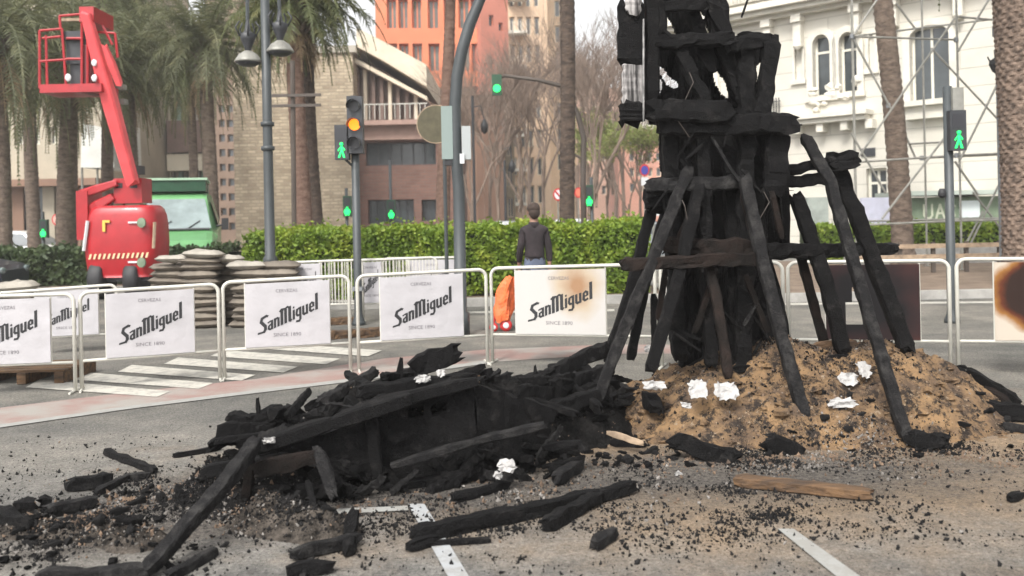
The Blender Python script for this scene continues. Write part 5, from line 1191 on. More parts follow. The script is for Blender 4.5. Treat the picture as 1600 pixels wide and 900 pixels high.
# ================================================================== PERSON
def skin_mesh(name, joints, edges, sub=2):
    me = bpy.data.meshes.new(name); me.from_pydata([j[0] for j in joints], edges, []); ob = bpy.data.objects.new(name, me); COL.objects.link(ob)
    md = ob.modifiers.new('s', 'SKIN'); sv = me.skin_vertices[0].data
    for i, j in enumerate(joints): sv[i].radius = (j[1], j[2] if len(j) > 2 else j[1])
    sv[0].use_root = True; md.use_smooth_shade = True
    ss = ob.modifiers.new('u', 'SUBSURF'); ss.levels = sub; ss.render_levels = sub
    dg = bpy.context.evaluated_depsgraph_get(); dg.update(); out = bpy.data.meshes.new_from_object(ob.evaluated_get(dg)); bpy.data.objects.remove(ob); out.name = name
    out.materials.clear(); return out
def figure(loc, rz, label):
    root = empty_thing('person', label, 'person', loc, rz)
    J = [((0, 0, .94), .105, .085), ((0, -.01, 1.12), .125, .095), ((0, -.01, 1.30), .15, .10), ((0, .0, 1.43), .11, .08), ((0, .0, 1.50), .052, .055), ((0, .015, 1.57), .06, .07), ((0, .02, 1.66), .078, .095), ((0, .01, 1.74), .05, .065)]
    E = [(0, 1), (1, 2), (2, 3), (3, 4), (4, 5), (5, 6), (6, 7)]
    def chain(st_, pts):
        k = st_
        for p in pts: J.append(p); E.append((k, len(J)-1)); k = len(J)-1
        return k
    hands = []
    for s_ in (-1, 1):
        sw = .10*s_
        chain(0, [((s_*.09, 0, .88), .085, .09), ((s_*.10, sw*1.0+.02, .50), .058, .06), ((s_*.10, sw*1.1-.03, .14), .04, .042), ((s_*.10, sw*1.1-.04, .07), .04, .045), ((s_*.115, sw*1.1+.10, .035), .04, .028)])
        h_ = chain(3, [((s_*.155, 0, 1.41), .05, .05), ((s_*.20, -.02, 1.16), .038, .04), ((s_*.205, .05-sw*.6, .93), .027, .03), ((s_*.205, .065-sw*.7, .87), .036, .018)])
        bp = V(J[h_][0])
        for k in range(4): chain(h_, [(tuple(bp+V((s_*.0, -.028+.019*k, -.045))), .0095), (tuple(bp+V((-s_*.008, -.030+.020*k, -.078+.004*abs(k-1.5)))), .0085), (tuple(bp+V((-s_*.022, -.028+.019*k, -.100+.005*abs(k-1.5)))), .007)])
        chain(h_, [(tuple(bp+V((-s_*.01, .035, -.015))), .011), (tuple(bp+V((-s_*.016, .048, -.048))), .009)])
    me = skin_mesh('body', J, E, 2); me.materials.append(mat('skin', (.30, .17, .12), .6)); me.materials.append(mat('denim', (.10, .12, .17), .9, .2, 7)); me.materials.append(mat('under_shirt', (.03, .025, .027), .9))
    for p in me.polygons:
        c = p.center
        if 1.0 < c.z < 1.49: p.material_index = 2
        elif c.z <= 1.0 and abs(c.x) < .165: p.material_index = 1
    b = bpy.data.objects.new('body', me); COL.objects.link(b); b.parent = root
    # face on the far side: nose, ears, eyes
    fc = MB(); fc.lump((0, .128, 1.645), (.014, .022, .026), 1, 5, 7, .05)
    for s_ in (-1, 1): fc.lump((s_*.082, .02, 1.65), (.012, .022, .034), 2, 5, 7, .1)
    fc.lump((0, .112, 1.60), (.026, .010, .007), 2, 4, 7, .05); part('face_features', fc, me.materials[0], root, True)
    ey = MB(); [ey.lump((s_*.032, .108, 1.67), (.012, .008, .008), 1, 4, 6, 0) for s_ in (-1, 1)]; part('eyes', ey, M['black'], root, True)
    hr = MB(); hr.lump((0, -.004, 1.705), (.094, .108, .082), 7, 9, 14, .08); hr.lump((0, -.055, 1.64), (.080, .058, .085), 8, 7, 12, .08); part('hair', hr, mat('brown_hair', (.035, .022, .016), .8, .3, 20), root, True)
    JJ = [((0, -.005, 1.00), .158, .13), ((0, -.01, 1.06), .152, .122), ((0, -.01, 1.18), .148, .118), ((0, -.01, 1.33), .155, .115), ((0, .0, 1.43), .10, .082), ((0, .0, 1.505), .072, .075)]
    EE = [(0, 1), (1, 2), (2, 3), (3, 4), (4, 5)]
    for s_ in (-1, 1):
        sw = .10*s_; k0 = len(JJ); JJ += [((s_*.15, 0, 1.39), .066, .066), ((s_*.198, -.02, 1.16), .055, .056), ((s_*.208, .045-sw*.55, .95), .042, .045)]; EE += [(4, k0), (k0, k0+1), (k0+1, k0+2)]
    me = skin_mesh('jacket', JJ, EE, 2); me.materials.append(mat('jacket_cloth', (.022, .016, .018), .9, .35, 6, bump=.5, bscale=9, bdist=.03)); j = bpy.data.objects.new('jacket', me); COL.objects.link(j); j.parent = root
    a = MB(); a.lathe([(.09, -.03), (.082, .02), (.068, .05), (.05, .04)], 12, (0, -.0, 1.465)); part('collar', a, me.materials[0], root, True)
    JJ = [((0, 0, .99), .165, .14)]; EE = []
    for s_ in (-1, 1):
        sw = .10*s_; k0 = len(JJ); JJ += [((s_*.092, 0, .84), .098, .10), ((s_*.10, sw+.02, .50), .074, .076), ((s_*.10, sw*1.1-.03, .11), .058, .062)]; EE += [(0, k0), (k0, k0+1), (k0+1, k0+2)]
    me = skin_mesh('trousers', JJ, EE, 2); me.materials.append(mat('faded_denim', (.12, .14, .20), .9, .2, 7)); t_ = bpy.data.objects.new('trousers', me); COL.objects.link(t_); t_.parent = root
    for s_ in (-1, 1): a = MB(); a.lump((s_*.112, .11*s_+.045, .042), (.050, .145, .045), 2, 8, 12, .06); part('shoe', a, M['black'], root, True)
    return root
figure(GX(834, 12.5), math.radians(6), 'person in a dark jacket and faded jeans seen from behind, walking away past the hedge')

# ================================================================== ORANGE SHEET ON CART
oc = empty_thing('covered_cart', 'crumpled bright orange sheet bundled over a small cart with red wheels', 'cart', GX(786, 12.6))
a = MB(); bb = V(oc.location); c = P(789, 468, 12.6)
for i in range(13):
    for k in range(20):
        u = i/12; an = 2*math.pi*k/20; q = .5+.5*math.sin(u*math.pi*.95+.25)
        px = 789+(-8+6*u if math.cos(an) < 0 else 14)*1.0; ct = P(781+14*u*u+4, 500-66*u, 12.6); fold = 1+.16*math.sin(an*5+u*4)+.10*noise.noise(V((an, u*4, 2)))*2
        wdt = .155*(1-.55*u**2)*(.55+.45*math.sin(min(1, u*2.2+.25)*math.pi/2)); a.v.append(ct+V((math.cos(an)*wdt*fold, math.sin(an)*.17*fold, .03*math.sin(an*4))))
for i in range(12):
    for k in range(20): a.f.append((i*20+k, i*20+(k+1) % 20, (i+1)*20+(k+1) % 20, (i+1)*20+k))
a.f.append(tuple(12*20+k for k in range(20))); a.f.append(tuple(range(20))[::-1]); part('orange_sheet', a, M['orange'], oc, False, True)
for (px, r) in ((768, .06), (787, .085)):
    c = GX(px, 12.5)+V((0, 0, r)); a = MB(); a.lathe([(r*.5, -.03), (r, -.03), (r, .03), (r*.5, .03)], 16); a.v = [V((v.x, v.z, v.y))+c for v in a.v]; q = part('wheel', a, M['signred'], oc, True, True)
    a = MB(); a.lathe([(.02, -.04), (r*.5, -.035), (r*.5, .035), (.02, .04)], 12); a.v = [V((v.x, v.z, v.y))+c for v in a.v]; part('hub', a, M['carwhite'], q, False, True)
a = MB(); a.tube([GX(768, 12.55)+V((0, 0, .06)), P(775, 470, 12.6)], .014, 6); a.tube([GX(787, 12.55)+V((0, 0, .085)), P(790, 470, 12.6)], .014, 6); part('frame', a, M['signred'], oc, False, True)
# ================================================================== SAND MOUND
random.seed(21)
MC = V((GX(1236, 7.0).x, 7.0, 0)); MRX, MRY = 1.62, 1.05
def mh(x, y):
    """height of the sand mound"""
    dx, dy = (x-MC.x)/MRX, (y-MC.y)/MRY
    d = math.sqrt(dx*dx+dy*dy)
    if d > 1.35: return 0
    h = .56*max(0, 1-d**1.7)**.9
    h += .10*math.exp(-((dx-.62)**2*9+(dy-.0)**2*5))
    n_ = noise.noise(V((x*2.2, y*2.2, 3)))*.12+noise.noise(V((x*6, y*6, 1)))*.06+noise.noise(V((x*15, y*15, 1)))*.035+noise.noise(V((x*32, y*32, 1)))*.015
    return max(-.02, h+n_*min(1, h*6+.12)*(1 if d < 1.2 else max(0, (1.35-d)/.15))-.012)
def mound(name, c, rx, ry, fn, nx, ny, m, kind='stuff', label=None, cat=None):
    a = MB()
    for i in range(nx+1):
        for j in range(ny+1):
            x = c.x-rx+2*rx*i/nx; y = c.y-ry+2*ry*j/ny; a.v.append(V((x, y, fn(x, y))))
    for i in range(nx):
        for j in range(ny):
            q = (i*(ny+1)+j, (i+1)*(ny+1)+j, (i+1)*(ny+1)+j+1, i*(ny+1)+j+1)
            if max(a.v[k].z for k in q) > .002: a.f.append(q)
    return structure(name, a, m, True, kind, label, cat)
def sandmat():
    m = bpy.data.materials.new('scorched_sand'); m.use_nodes = True; n = m.node_tree; L = n.links.new; b = n.nodes['Principled BSDF']; b.inputs['Roughness'].default_value = .95; b.inputs['Specular IOR Level'].default_value = .15
    tc = n.nodes.new('ShaderNodeTexCoord')
    def nz(s, d=6, r=.6):
        t = n.nodes.new('ShaderNodeTexNoise'); t.inputs['Scale'].default_value = s; t.inputs['Detail'].default_value = d; t.inputs['Roughness'].default_value = r; L(tc.outputs['Object'], t.inputs['Vector']); return t
    def ramp(src, p0, c0, p1, c1):
        r = n.nodes.new('ShaderNodeValToRGB'); r.color_ramp.elements[0].position = p0; r.color_ramp.elements[1].position = p1
        r.color_ramp.elements[0].color = (*c0, 1); r.color_ramp.elements[1].color = (*c1, 1); L(src, r.inputs[0]); return r.outputs[0]
    c1 = ramp(nz(3.5, 8, .7).outputs['Fac'], .40, (.115, .08, .056), .60, (.30, .19, .10))
    def mx(f, a_, c): x = n.nodes.new('ShaderNodeMixRGB'); L(f, x.inputs[0]); L(a_, x.inputs[1]); x.inputs[2].default_value = (*c, 1); return x.outputs[0]
    f1 = n.nodes.new('ShaderNodeMapRange'); f1.inputs[1].default_value = .49; f1.inputs[2].default_value = .57; L(nz(8, 9, .8).outputs['Fac'], f1.inputs[0])
    c2 = mx(f1.outputs[0], c1, (.035, .028, .024))
    f2 = n.nodes.new('ShaderNodeMapRange'); f2.inputs[1].default_value = .60; f2.inputs[2].default_value = .66; L(nz(24, 5, .7).outputs['Fac'], f2.inputs[0]); c3 = mx(f2.outputs[0], c2, (.30, .23, .16))
    L(c3, b.inputs['Base Color'])
    bp = n.nodes.new('ShaderNodeBump'); bp.inputs['Strength'].default_value = .9; bp.inputs['Distance'].default_value = .03; L(nz(30, 6, .75).outputs['Fac'], bp.inputs['Height']); L(bp.outputs[0], b.inputs['Normal'])
    return m
mound('sand_mound', MC, MRX*1.4, MRY*1.4, mh, 190, 140, sandmat(), 'stuff', 'mound of orange brown sand around the foot of the burnt tower', 'sand')

# black rubble bodies of the fallen heap
def ridge(pts, fn_r, fn_h, seed):
    def f(x, y):
        best = 0
        for i in range(len(pts)-1):
            a_, b_ = pts[i], pts[i+1]; ab = b_-a_; t = max(0, min(1, ((x-a_.x)*ab.x+(y-a_.y)*ab.y)/(ab.x**2+ab.y**2))); q = (i+t)/(len(pts)-1)
            d = math.hypot(x-a_.x-ab.x*t, y-a_.y-ab.y*t)/fn_r(q)
            if d < 1: best = max(best, fn_h(q)*(1-d**1.6))
        if best <= 0: return -.02
        return best+(abs(noise.noise(V((x*9, y*9, seed))))*.14+abs(noise.noise(V((x*21, y*21, seed))))*.07+noise.noise(V((x*3, y*3, seed)))*.07)*min(1, best*6+.15)-.015
    return f
hp_ = [V((GX(330, 5.05).x, 5.05, 0)), V((GX(470, 5.35).x, 5.35, 0)), V((GX(640, 5.65).x, 5.65, 0)), V((GX(780, 5.9).x, 5.9, 0)), V((GX(900, 6.3).x, 6.3, 0)), V((GX(955, 7.1).x, 7.1, 0))]
hp_ = [p+V((.02, .30, 0)) for p in hp_]
hf = ridge(hp_, lambda q: .36+.08*math.sin(q*3.1), lambda q: .16+.28*math.sin(min(1, q*1.15)*math.pi)**.8, 5)
M['rubble'] = mat('black_rubble', (.004, .004, .004), .95, spec=.1, col2=(.014, .013, .0125), scale=9, bump=1.0, bscale=30, bdist=.03)
mound('charcoal_heap', V((-.3, 6.0, 0)), 2.1, 1.7, hf, 200, 150, M['rubble'], 'stuff', 'black charcoal rubble under the fallen timbers', 'charcoal')
lf_ = ridge([V((GX(20, 4.7).x, 4.75, 0)), V((GX(150, 4.6).x, 4.65, 0)), V((GX(200, 4.45).x, 4.5, 0))], lambda q: .17, lambda q: .05, 8)
M['rubblegrey'] = mat('grey_brown_rubble', (.012, .011, .010), .95, col2=(.10, .085, .072), scale=16, bump=1.0, bscale=40, bdist=.03, spec=.1)
mound('charcoal_heap', V((-2.3, 4.7, 0)), .9, .6, lf_, 110, 70, M['rubblegrey'], 'stuff', 'low black rubble at the left edge of the fire', 'charcoal')
cf_ = ridge([V((GX(400, 4.75).x, 4.75, 0)), V((GX(500, 4.6).x, 4.6, 0))], lambda q: .20, lambda q: .09, 9)
mound('charcoal_heap', V((GX(450, 4.7).x, 4.7, 0)), .5, .4, cf_, 60, 50, M['rubblegrey'], 'stuff', 'small cone of black grey rubble before the fallen frame', 'charcoal')
def gz(x, y): return max(0, mh(x, y) if abs(x-MC.x) < MRX*1.3 and abs(y-MC.y) < MRY*1.3 else 0, hf(x, y), lf_(x, y), cf_(x, y))

# ================================================================== BURNT TOWER
tw = empty_thing('burnt_tower', 'tall blackened timber frame on raking props standing on the sand mound', 'burnt frame', (MC.x-.2, 7.0, .3))
def tb(nm, pts, w, h=None, m='char', jit=.16, bow=.0, taper=1.0):
    """pts: (px, py, Y) per joint; w in metres"""
    a = MB(); q = [P(*p) for p in pts]
    a.beamline(q, w*.9, (h or w)*.9, jit*.9, taper)
    return part(nm, a, M[m], tw, world=True)
FY, BY = 6.75, 7.45
# core posts
for (x0, y0, x1, y1, Y, w_) in ((1045, 165, 1062, 560, FY+.1, .13), (1082, -60, 1092, 575, BY, .10), (1120, 165, 1128, 575, BY, .13), (1165, 60, 1160, 580, FY+.05, .14), (1172, 190, 1205, 575, FY+.3, .12), (1055, 165, 1070, 560, BY, .12), (1150, 90, 1195, 560, BY, .12), (1095, 180, 1110, 575, FY, .10), (1140, 230, 1150, 578, FY+.15, .12)):
    tb('post', [(x0, y0, Y), ((x0+x1)/2+R(-3, 3), (y0+y1)/2, Y+R(-.05, .05)), (x1, y1, Y)], w_)
# torn sheathing behind the posts: one scorched sheet with the holes daylight comes through
def inside(x, y):
    if y < 60: ok = 1012 < x < 1134
    elif y < 160: ok = 1012 < x < 1206-(y-60)*.12
    elif y < 195: ok = 1014 < x < 1200
    elif y < 270: ok = 1032 < x < 1186 or (1202 < x < 1226)
    elif y < 400: ok = 1034+ (y-270)*.1 < x < 1228
    else: ok = 1062 < x < 1196
    for (cx_, cy_, rx, ry, sl) in ((1047, 43, 7, 17, .35), (1101, 38, 8, 25, .45), (1044, 122, 10, 18, .8), (1029, 138, 8, 13, -.3), (1128, 132, 9, 24, .4), (1185, 115, 6, 18, -.3), (1194, 228, 8, 26, 0), (1084, 246, 3, 10, -.5), (1062, 240, 2.5, 8, 0), (1128, 308, 3, 9, .2), (1056, 510, 6, 22, .1), (1192, 540, 5, 16, 0), (1160, 420, 2, 8, 0), (1070, 385, 4, 5, 0), (1218, 330, 4, 12, .1)):
        dx = (x-cx_-sl*(y-cy_))/rx; dy = (y-cy_)/ry
        if dx*dx+dy*dy < 1: return False
    return ok
SHY = 7.12; st_ = 2; nx_ = 114; ny_ = 324; a = MB(); sv = {}
def sp_(i, j, b):
    k = (i, j, b)
    if k not in sv:
        x = 1008+i*st_; y = -70+j*st_; p = P(x+R(-.6, .6), y+R(-.6, .6), SHY); p.y += .10*noise.noise(V((x*.05, y*.018, 0)))+.05*noise.noise(V((x*.22, y*.03, 4)))+(.05 if b else 0); sv[k] = len(a.v); a.v.append(p)
    return sv[k]
for i in range(nx_):
    for j in range(ny_):
        if not inside(1010+i*st_, -68+j*st_): continue
        a.f.append((sp_(i, j, 0), sp_(i, j+1, 0), sp_(i+1, j+1, 0), sp_(i+1, j, 0))); a.f.append((sp_(i, j, 1), sp_(i+1, j, 1), sp_(i+1, j+1, 1), sp_(i, j+1, 1)))
        for (di, dj, e) in ((-1, 0, ((0, 0), (0, 1))), (1, 0, ((1, 1), (1, 0))), (0, -1, ((1, 0), (0, 0))), (0, 1, ((0, 1), (1, 1)))):
            if not inside(1010+(i+di)*st_, -68+(j+dj)*st_):
                (u0, v0), (u1, v1) = e; a.f.append((sp_(i+u0, j+v0, 0), sp_(i+u0, j+v0, 1), sp_(i+u1, j+v1, 1), sp_(i+u1, j+v1, 0)))
part('torn_sheathing', a, M['char'], tw, world=True)
# charred sheathing boards around the core, gaps left where daylight shows
for (x0, y0, x1, y1, Y) in ((1052, 190, 1075, 392, BY-.1), (1076, 205, 1100, 400, BY-.1), (1100, 190, 1130, 390, FY+.35), (1132, 192, 1165, 395, FY+.35), (1165, 230, 1205, 400, FY+.4), (1200, 270, 1232, 400, BY),
        (1062, 400, 1090, 572, FY+.4), (1090, 398, 1118, 578, FY+.42), (1120, 396, 1150, 580, FY+.4), (1150, 398, 1192, 578, FY+.42), (1165, 405, 1186, 578, FY+.3),
        (1140, 70, 1168, 160, FY+.3), (1165, 62, 1178, 160, FY+.25), (1010, -40, 1028, 156, FY+.15)):
    c = P((x0+x1)/2, (y0+y1)/2, Y); s_ = Y/F; a = MB(); w_ = (x1-x0)*s_*1.06; h_ = (y1-y0)*s_
    nn = 6; v0 = len(a.v)
    a.beam(c+V((R(-.01, .01), 0, -h_/2)), c+V((R(-.01, .01), 0, h_/2)), w_, .03, 9, .10, up=V((0, 1, 0)))
    part('sheathing_board', a, M['char'], tw, world=True)
# diagonals of the upper frame
for q in (((1060, 78, FY), (1105, 160, FY)), ((1066, -30, FY+.1), (1110, 110, FY+.1)), ((1100, -30, FY), (1142, 78, FY)), ((1124, 60, FY+.1), (1160, 155, FY+.1)), ((1024, -50, FY), (1030, 60, FY)), ((1095, 30, BY), (1066, 150, BY))):
    tb('diagonal_brace', q, .11)
tb('diagonal_brace', ((1030, 190, FY+.1), (1095, 300, FY+.1)), .09); tb('diagonal_brace', ((1190, 200, FY+.2), (1215, 300, FY+.2)), .10); tb('diagonal_brace', ((1150, 60, FY), (1208, 62, FY)), .10)
tb('diagonal_brace', ((1095, 440, FY+.2), (1150, 560, FY+.2)), .08); tb('diagonal_brace', ((1190, 440, FY+.2), (1140, 565, FY+.2)), .08)
tb('corner_post', ((1207, 62, FY), (1190, 185, FY)), .13, .12); tb('corner_post', ((1195, 82, FY+.05), (1213, 78, FY+.05)), .06)
tb('crossbeam', ((1028, 12, FY), (1110, 8, FY)), .09); tb('crossbeam', ((1025, 66, FY-.03), (1145, 60, FY-.03)), .11); tb('crossbeam', ((1140, 72, FY), (1195, 66, FY)), .10)
tb('crossbeam', ((1013, 171, FY-.1), (1140, 176, FY-.1)), .185, .16, jit=.10); tb('crossbeam', ((1030, 197, FY-.05), (1238, 193, FY-.05)), .165, .14, jit=.10)
tb('crossbeam', ((1190, 193, FY-.08), (1240, 196, FY-.08)), .17, .16, jit=.1)
tb('hanging_stub', ((1217, 205, FY), (1212, 278, FY)), .175, .12); tb('hanging_stub', ((1210, 262, FY), (1212, 300, FY)), .2, .14)
tb('crossbeam', ((1012, 290, FY), (1170, 284, FY)), .11, m='char_grey'); tb('crossbeam', ((1012, 290, FY+.1), (1045, 288, FY+.1)), .14)
tb('crossbeam', ((1200, 270, FY+.05), (1300, 253, FY+.2)), .07, jit=.3); tb('crossbeam', ((1215, 285, FY+.1), (1318, 277, FY+.3)), .10, .09)
tb('corner_block', ((1292, 246, FY+.2), (1338, 247, FY+.2)), .12, .11, jit=.25); tb('corner_block', ((1300, 262, FY+.15), (1340, 255, FY+.15)), .08)
tb('crossbeam', ((970, 413, FY-.2), (1192, 404, FY-.25)), .10, m='char_brown'); tb('crossbeam', ((1040, 384, FY), (1192, 386, FY-.05)), .13, m='char_brown')
tb('crossbeam', ((1190, 390, FY), (1398, 389, FY+.35)), .10); tb('crossbeam', ((1190, 398, FY+.3), (1345, 392, FY+.6)), .09)
tb('crossbeam', ((1340, 392, FY+.3), (1400, 388, FY+.35)), .11, .1, m='char_grey')
tb('crossbeam', ((1145, 578, FY-.05), (1330, 556, FY+.1)), .06, m='char'); tb('base_board', ((1235, 555, FY+.25), (1335, 540, FY+.35)), .14, .05, m='wood')
# raking props
for pts, w_, m in (([(1076, 262, FY), (1032, 375, FY-.2), (955, 566, FY-.3), (935, 622, FY-.35)], .105, 'char_grey'), ([(1018, 325, BY-.3), (992, 430, BY-.25), (950, 565, BY-.2)], .11, 'char'), ([(1040, 330, BY), (1012, 430, BY), (985, 560, BY)], .10, 'char'),
        ([(1092, 290, FY-.05), (1062, 425, FY-.2), (1016, 580, FY-.3)], .115, 'char'), ([(1103, 395, FY-.1), (1122, 480, FY-.25), (1138, 590, FY-.35)], .09, 'char_brown'), ([(1163, 275, FY-.1), (1190, 400, FY-.3), (1222, 530, FY-.45), (1258, 655, FY-.6)], .115, 'char_grey'),
        ([(1256, 212, FY+.05), (1298, 285, FY-.1), (1350, 470, FY-.4), (1418, 690, FY-.75)], .105, 'char_grey'), ([(1302, 250, FY+.3), (1352, 372, FY+.25), (1385, 460, FY+.2), (1418, 548, FY+.15)], .155, 'char'), ([(1243, 305, FY+.2), (1276, 400, FY+.15), (1302, 480, FY+.1), (1318, 552, FY+.1)], .135, 'char'),
        ([(1250, 395, BY-.2), (1272, 480, BY-.2), (1292, 550, BY-.2)], .09, 'char_brown'), ([(1195, 395, FY+.3), (1215, 470, FY+.3), (1232, 560, FY+.3)], .10, 'char'), ([(1110, 210, FY-.05), (1140, 262, FY-.1), (1163, 292, FY-.1)], .03, 'char_grey'), ([(1060, 440, BY-.1), (1080, 500, BY-.1), (1095, 570, BY-.1)], .07, 'char')):
    tb('raking_prop', pts, w_*.84, m=m, jit=.085)
tb('short_stub', [(1021, 460, BY), (1023, 540, BY)], .055); tb('short_stub', [(1020, 300, FY+.3), (1026, 330, FY+.3)], .2, m='char')
# the hanging slab at upper left with bare grey streaks
def streaky():
    m = bpy.data.materials.new('streaked_bare_board'); m.use_nodes = True; n = m.node_tree; L = n.links.new; b = n.nodes['Principled BSDF']; b.inputs['Roughness'].default_value = .8
    tc = n.nodes.new('ShaderNodeTexCoord'); mp = n.nodes.new('ShaderNodeMapping'); mp.inputs['Scale'].default_value = (22, 22, 1.2); L(tc.outputs['Object'], mp.inputs[0]); t = n.nodes.new('ShaderNodeTexNoise'); t.inputs['Scale'].default_value = 1.4; t.inputs['Detail'].default_value = 7; L(mp.outputs[0], t.inputs['Vector'])
    r = n.nodes.new('ShaderNodeValToRGB'); e = r.color_ramp.elements; e[0].position = .42; e[0].color = (.02, .018, .018, 1); e[1].position = .62; e[1].color = (.36, .34, .33, 1); L(t.outputs['Fac'], r.inputs[0]); L(r.outputs[0], b.inputs['Base Color'])
    bp = n.nodes.new('ShaderNodeBump'); bp.inputs['Strength'].default_value = .8; bp.inputs['Distance'].default_value = .015; L(t.outputs['Fac'], bp.inputs['Height']); L(bp.outputs[0], b.inputs['Normal']); return m
SM = streaky()
def slab(px0, px1, py0, py1, Y, th, m, nm, jit=.012, parent=None):
    a = MB(); c0 = P((px0+px1)/2, py1, Y); c1 = P((px0+px1)/2, py0, Y); a.beam(c0, c1, (px1-px0)*Y/F*1.12, th, 12, .10, up=V((0, 1, 0))); return part(nm, a, m, parent or tw, world=True)
slab(967, 1005, 2, 100, FY-.05, .08, M['char'], 'outer_board'); slab(974, 1003, 96, 176, FY-.05, .05, SM, 'outer_board'); slab(970, 1006, 160, 192, FY-.08, .09, M['char'], 'outer_board'); slab(978, 1000, -30, 22, FY-.1, .06, SM, 'outer_board')
slab(1004.2, 1006.6, 30, 190, FY-.12, .02, mat('bare_grey_edge', (.24, .235, .23), .8, .5, 14), 'pale_edge_strip'); slab(1008, 1028, -60, 162, FY, .12, M['char'], 'outer_board')
# splinters, wires and thin laths left hanging on the frame
random.seed(808)
for k in range(46):
    px, py = random.choice(((R(1015, 1200), R(0, 190)), (R(1030, 1230), R(190, 400)), (R(1060, 1200), R(400, 560)))); Yk = R(FY-.12, FY+.1); c = P(px, py, Yk); L_ = R(.05, .28)
    d = V((R(-1, 1), R(-.4, .4), R(-1.2, 1.2))).normalized()*L_; a = MB(); a.beamline([c-d/2, c+d/2], R(.012, .035), R(.01, .03), .2, R(.3, 1)); part('splinter', a, M['char' if k % 3 else 'char_grey'], tw, world=True)
for (x0, y0, x1, y1) in ((1160, 300, 1176, 372), (1096, 300, 1060, 372), (1118, 420, 1086, 520), (1205, 300, 1222, 372), (1040, 420, 1028, 500), (1165, 430, 1200, 520)):
    a = MB(); a.beamline([P(x0, y0, FY-.08), P(x1, y1, FY-.05)], .045, .035, .12); part('lath', a, M['char_brown'], tw, world=True)
for k in range(4):
    px = R(1020, 1200); py = R(60, 380); a = MB(); p = P(px, py, FY-.1); a.tube([p, p+V((R(-.06, .06), -.05, -.08)), p+V((R(-.1, .1), -.06, -R(.15, .3)))], .0028, 4); part('wire', a, M['polebrown'], tw, world=True)
# top block and projecting pieces above the frame
tb('crossbeam', ((1010, -48, FY), (1135, -55, FY)), .12); tb('post', ((1040, -50, FY+.2), (1050, -150, FY+.2)), .11); tb('post', ((1110, -50, FY+.3), (1102, -130, FY+.3)), .10)
tb('diagonal_brace', ((1133, 60, FY+.05), (1110, -60, FY+.05)), .13)

# ================================================================== FALLEN FRAME AND TIMBERS (each a thing)
def timber(label, pts, w, h=None, m='char', jit=.14, cat='burnt timber', nm='burnt_timber', bow=0.01, taper=.9):
    a = MB(); q = [P(*p) if len(p) == 3 else G(*p, w*.45) for p in pts]
    a.beamline(q, w*.88, (h or w)*.88, jit*.85, taper)
    return single(nm, a, M[m], label, cat, center=True)
# box frame that fell on its side: boards with two slots
ff = empty_thing('fallen_frame', 'fallen black box frame with two slots, largest piece of the heap left of the tower', 'burnt frame', GX(670, 5.5))
def fpanel(nm, quad, th, m='char', holes=()):
    A, B, C, D = [P(*q) for q in quad]; nx, ny = 14, 8; a = MB()
    for s_ in (0, 1):
        for i in range(nx+1):
            for j in range(ny+1):
                u, v = i/nx, j/ny; p = A.lerp(B, u).lerp(D.lerp(C, u), v); p = p+V((R(-.008, .008), s_*th+R(-.01, .01), R(-.012, .012))); a.v.append(p)
    N = (nx+1)*(ny+1)
    for i in range(nx):
        for j in range(ny):
            if any(h0 <= i < h1 and v0 <= j < v1 for (h0, h1, v0, v1) in holes): continue
            q = (i*(ny+1)+j, (i+1)*(ny+1)+j, (i+1)*(ny+1)+j+1, i*(ny+1)+j+1); a.f.append(q); a.f.append(tuple(N+k for k in q[::-1]))
    for i in range(nx):
        for j in (0, ny): q = (i*(ny+1)+j, (i+1)*(ny+1)+j); a.f.append((q[0], q[1], N+q[1], N+q[0]))
    for j in range(ny):
        for i in (0, nx): q = (i*(ny+1)+j, i*(ny+1)+j+1); a.f.append((q[0], q[1], N+q[1], N+q[0]))
    return part(nm, a, M[m], ff, world=True)
fpanel('side_board', [(575, 640, 5.35), (740, 598, 5.5), (748, 735, 5.5), (590, 762, 5.35)], .05, holes=((5, 7, 1, 2), (8, 10, 1, 2)))
fpanel('side_board', [(420, 700, 5.15), (578, 655, 5.3), (590, 752, 5.3), (520, 742, 5.2)], .05)
fpanel('end_board', [(742, 600, 5.52), (870, 640, 5.8), (850, 705, 5.8), (748, 740, 5.52)], .05)
fpanel('top_board', [(560, 640, 5.33), (745, 600, 5.48), (760, 588, 5.9), (575, 616, 5.8)], .04)
def fb(pts, w_, h_=None, m='char'):
    a = MB(); q = [P(*p) for p in pts]
    for p0, p1 in zip(q[:-1], q[1:]): a.beam(p0, p1, w_, h_ or w_, None, .12)
    part('frame_rail', a, M[m], ff, world=True)
fb([(400, 700, 5.05), (520, 660, 5.15), (640, 622, 5.28)], .10, .09); fb([(575, 636, 5.3), (742, 596, 5.45)], .08); fb([(590, 766, 5.28), (750, 742, 5.45)], .07); fb([(612, 728, 5.22), (740, 690, 5.33), (850, 664, 5.45)], .055, .05, 'char_grey'); fb([(578, 640, 5.28), (592, 760, 5.28)], .07)
timber('long grey charred pole leaning off the left end of the heap', [(402, 688, 4.95), (360, 745, 4.65), (228, 893)], .085, m='char_grey', jit=.1)
timber('short charred pole lying beside the foot of the long leaning pole', [(337, 860), (262, 902)], .055, m='char_grey')
timber('thick charred log at the bottom left corner of the picture', [(60, 905), (230, 893)], .085, m='char_grey')
timber('chunky black block on the highest point of the heap', [(648, 573, 6.0), (718, 552, 6.05)], .17, .12, jit=.2)
timber('black board tilted up behind the top block', [(610, 600, 6.1), (700, 556, 6.2)], .12, .05)
timber('pointed black stump standing on the heap', [(626, 596, 5.9), (628, 562, 5.9)], .07, jit=.3, taper=.5)
timber('black spike standing behind the right end of the heap', [(838, 606, 6.4), (836, 572, 6.4)], .06, jit=.2, taper=.35)
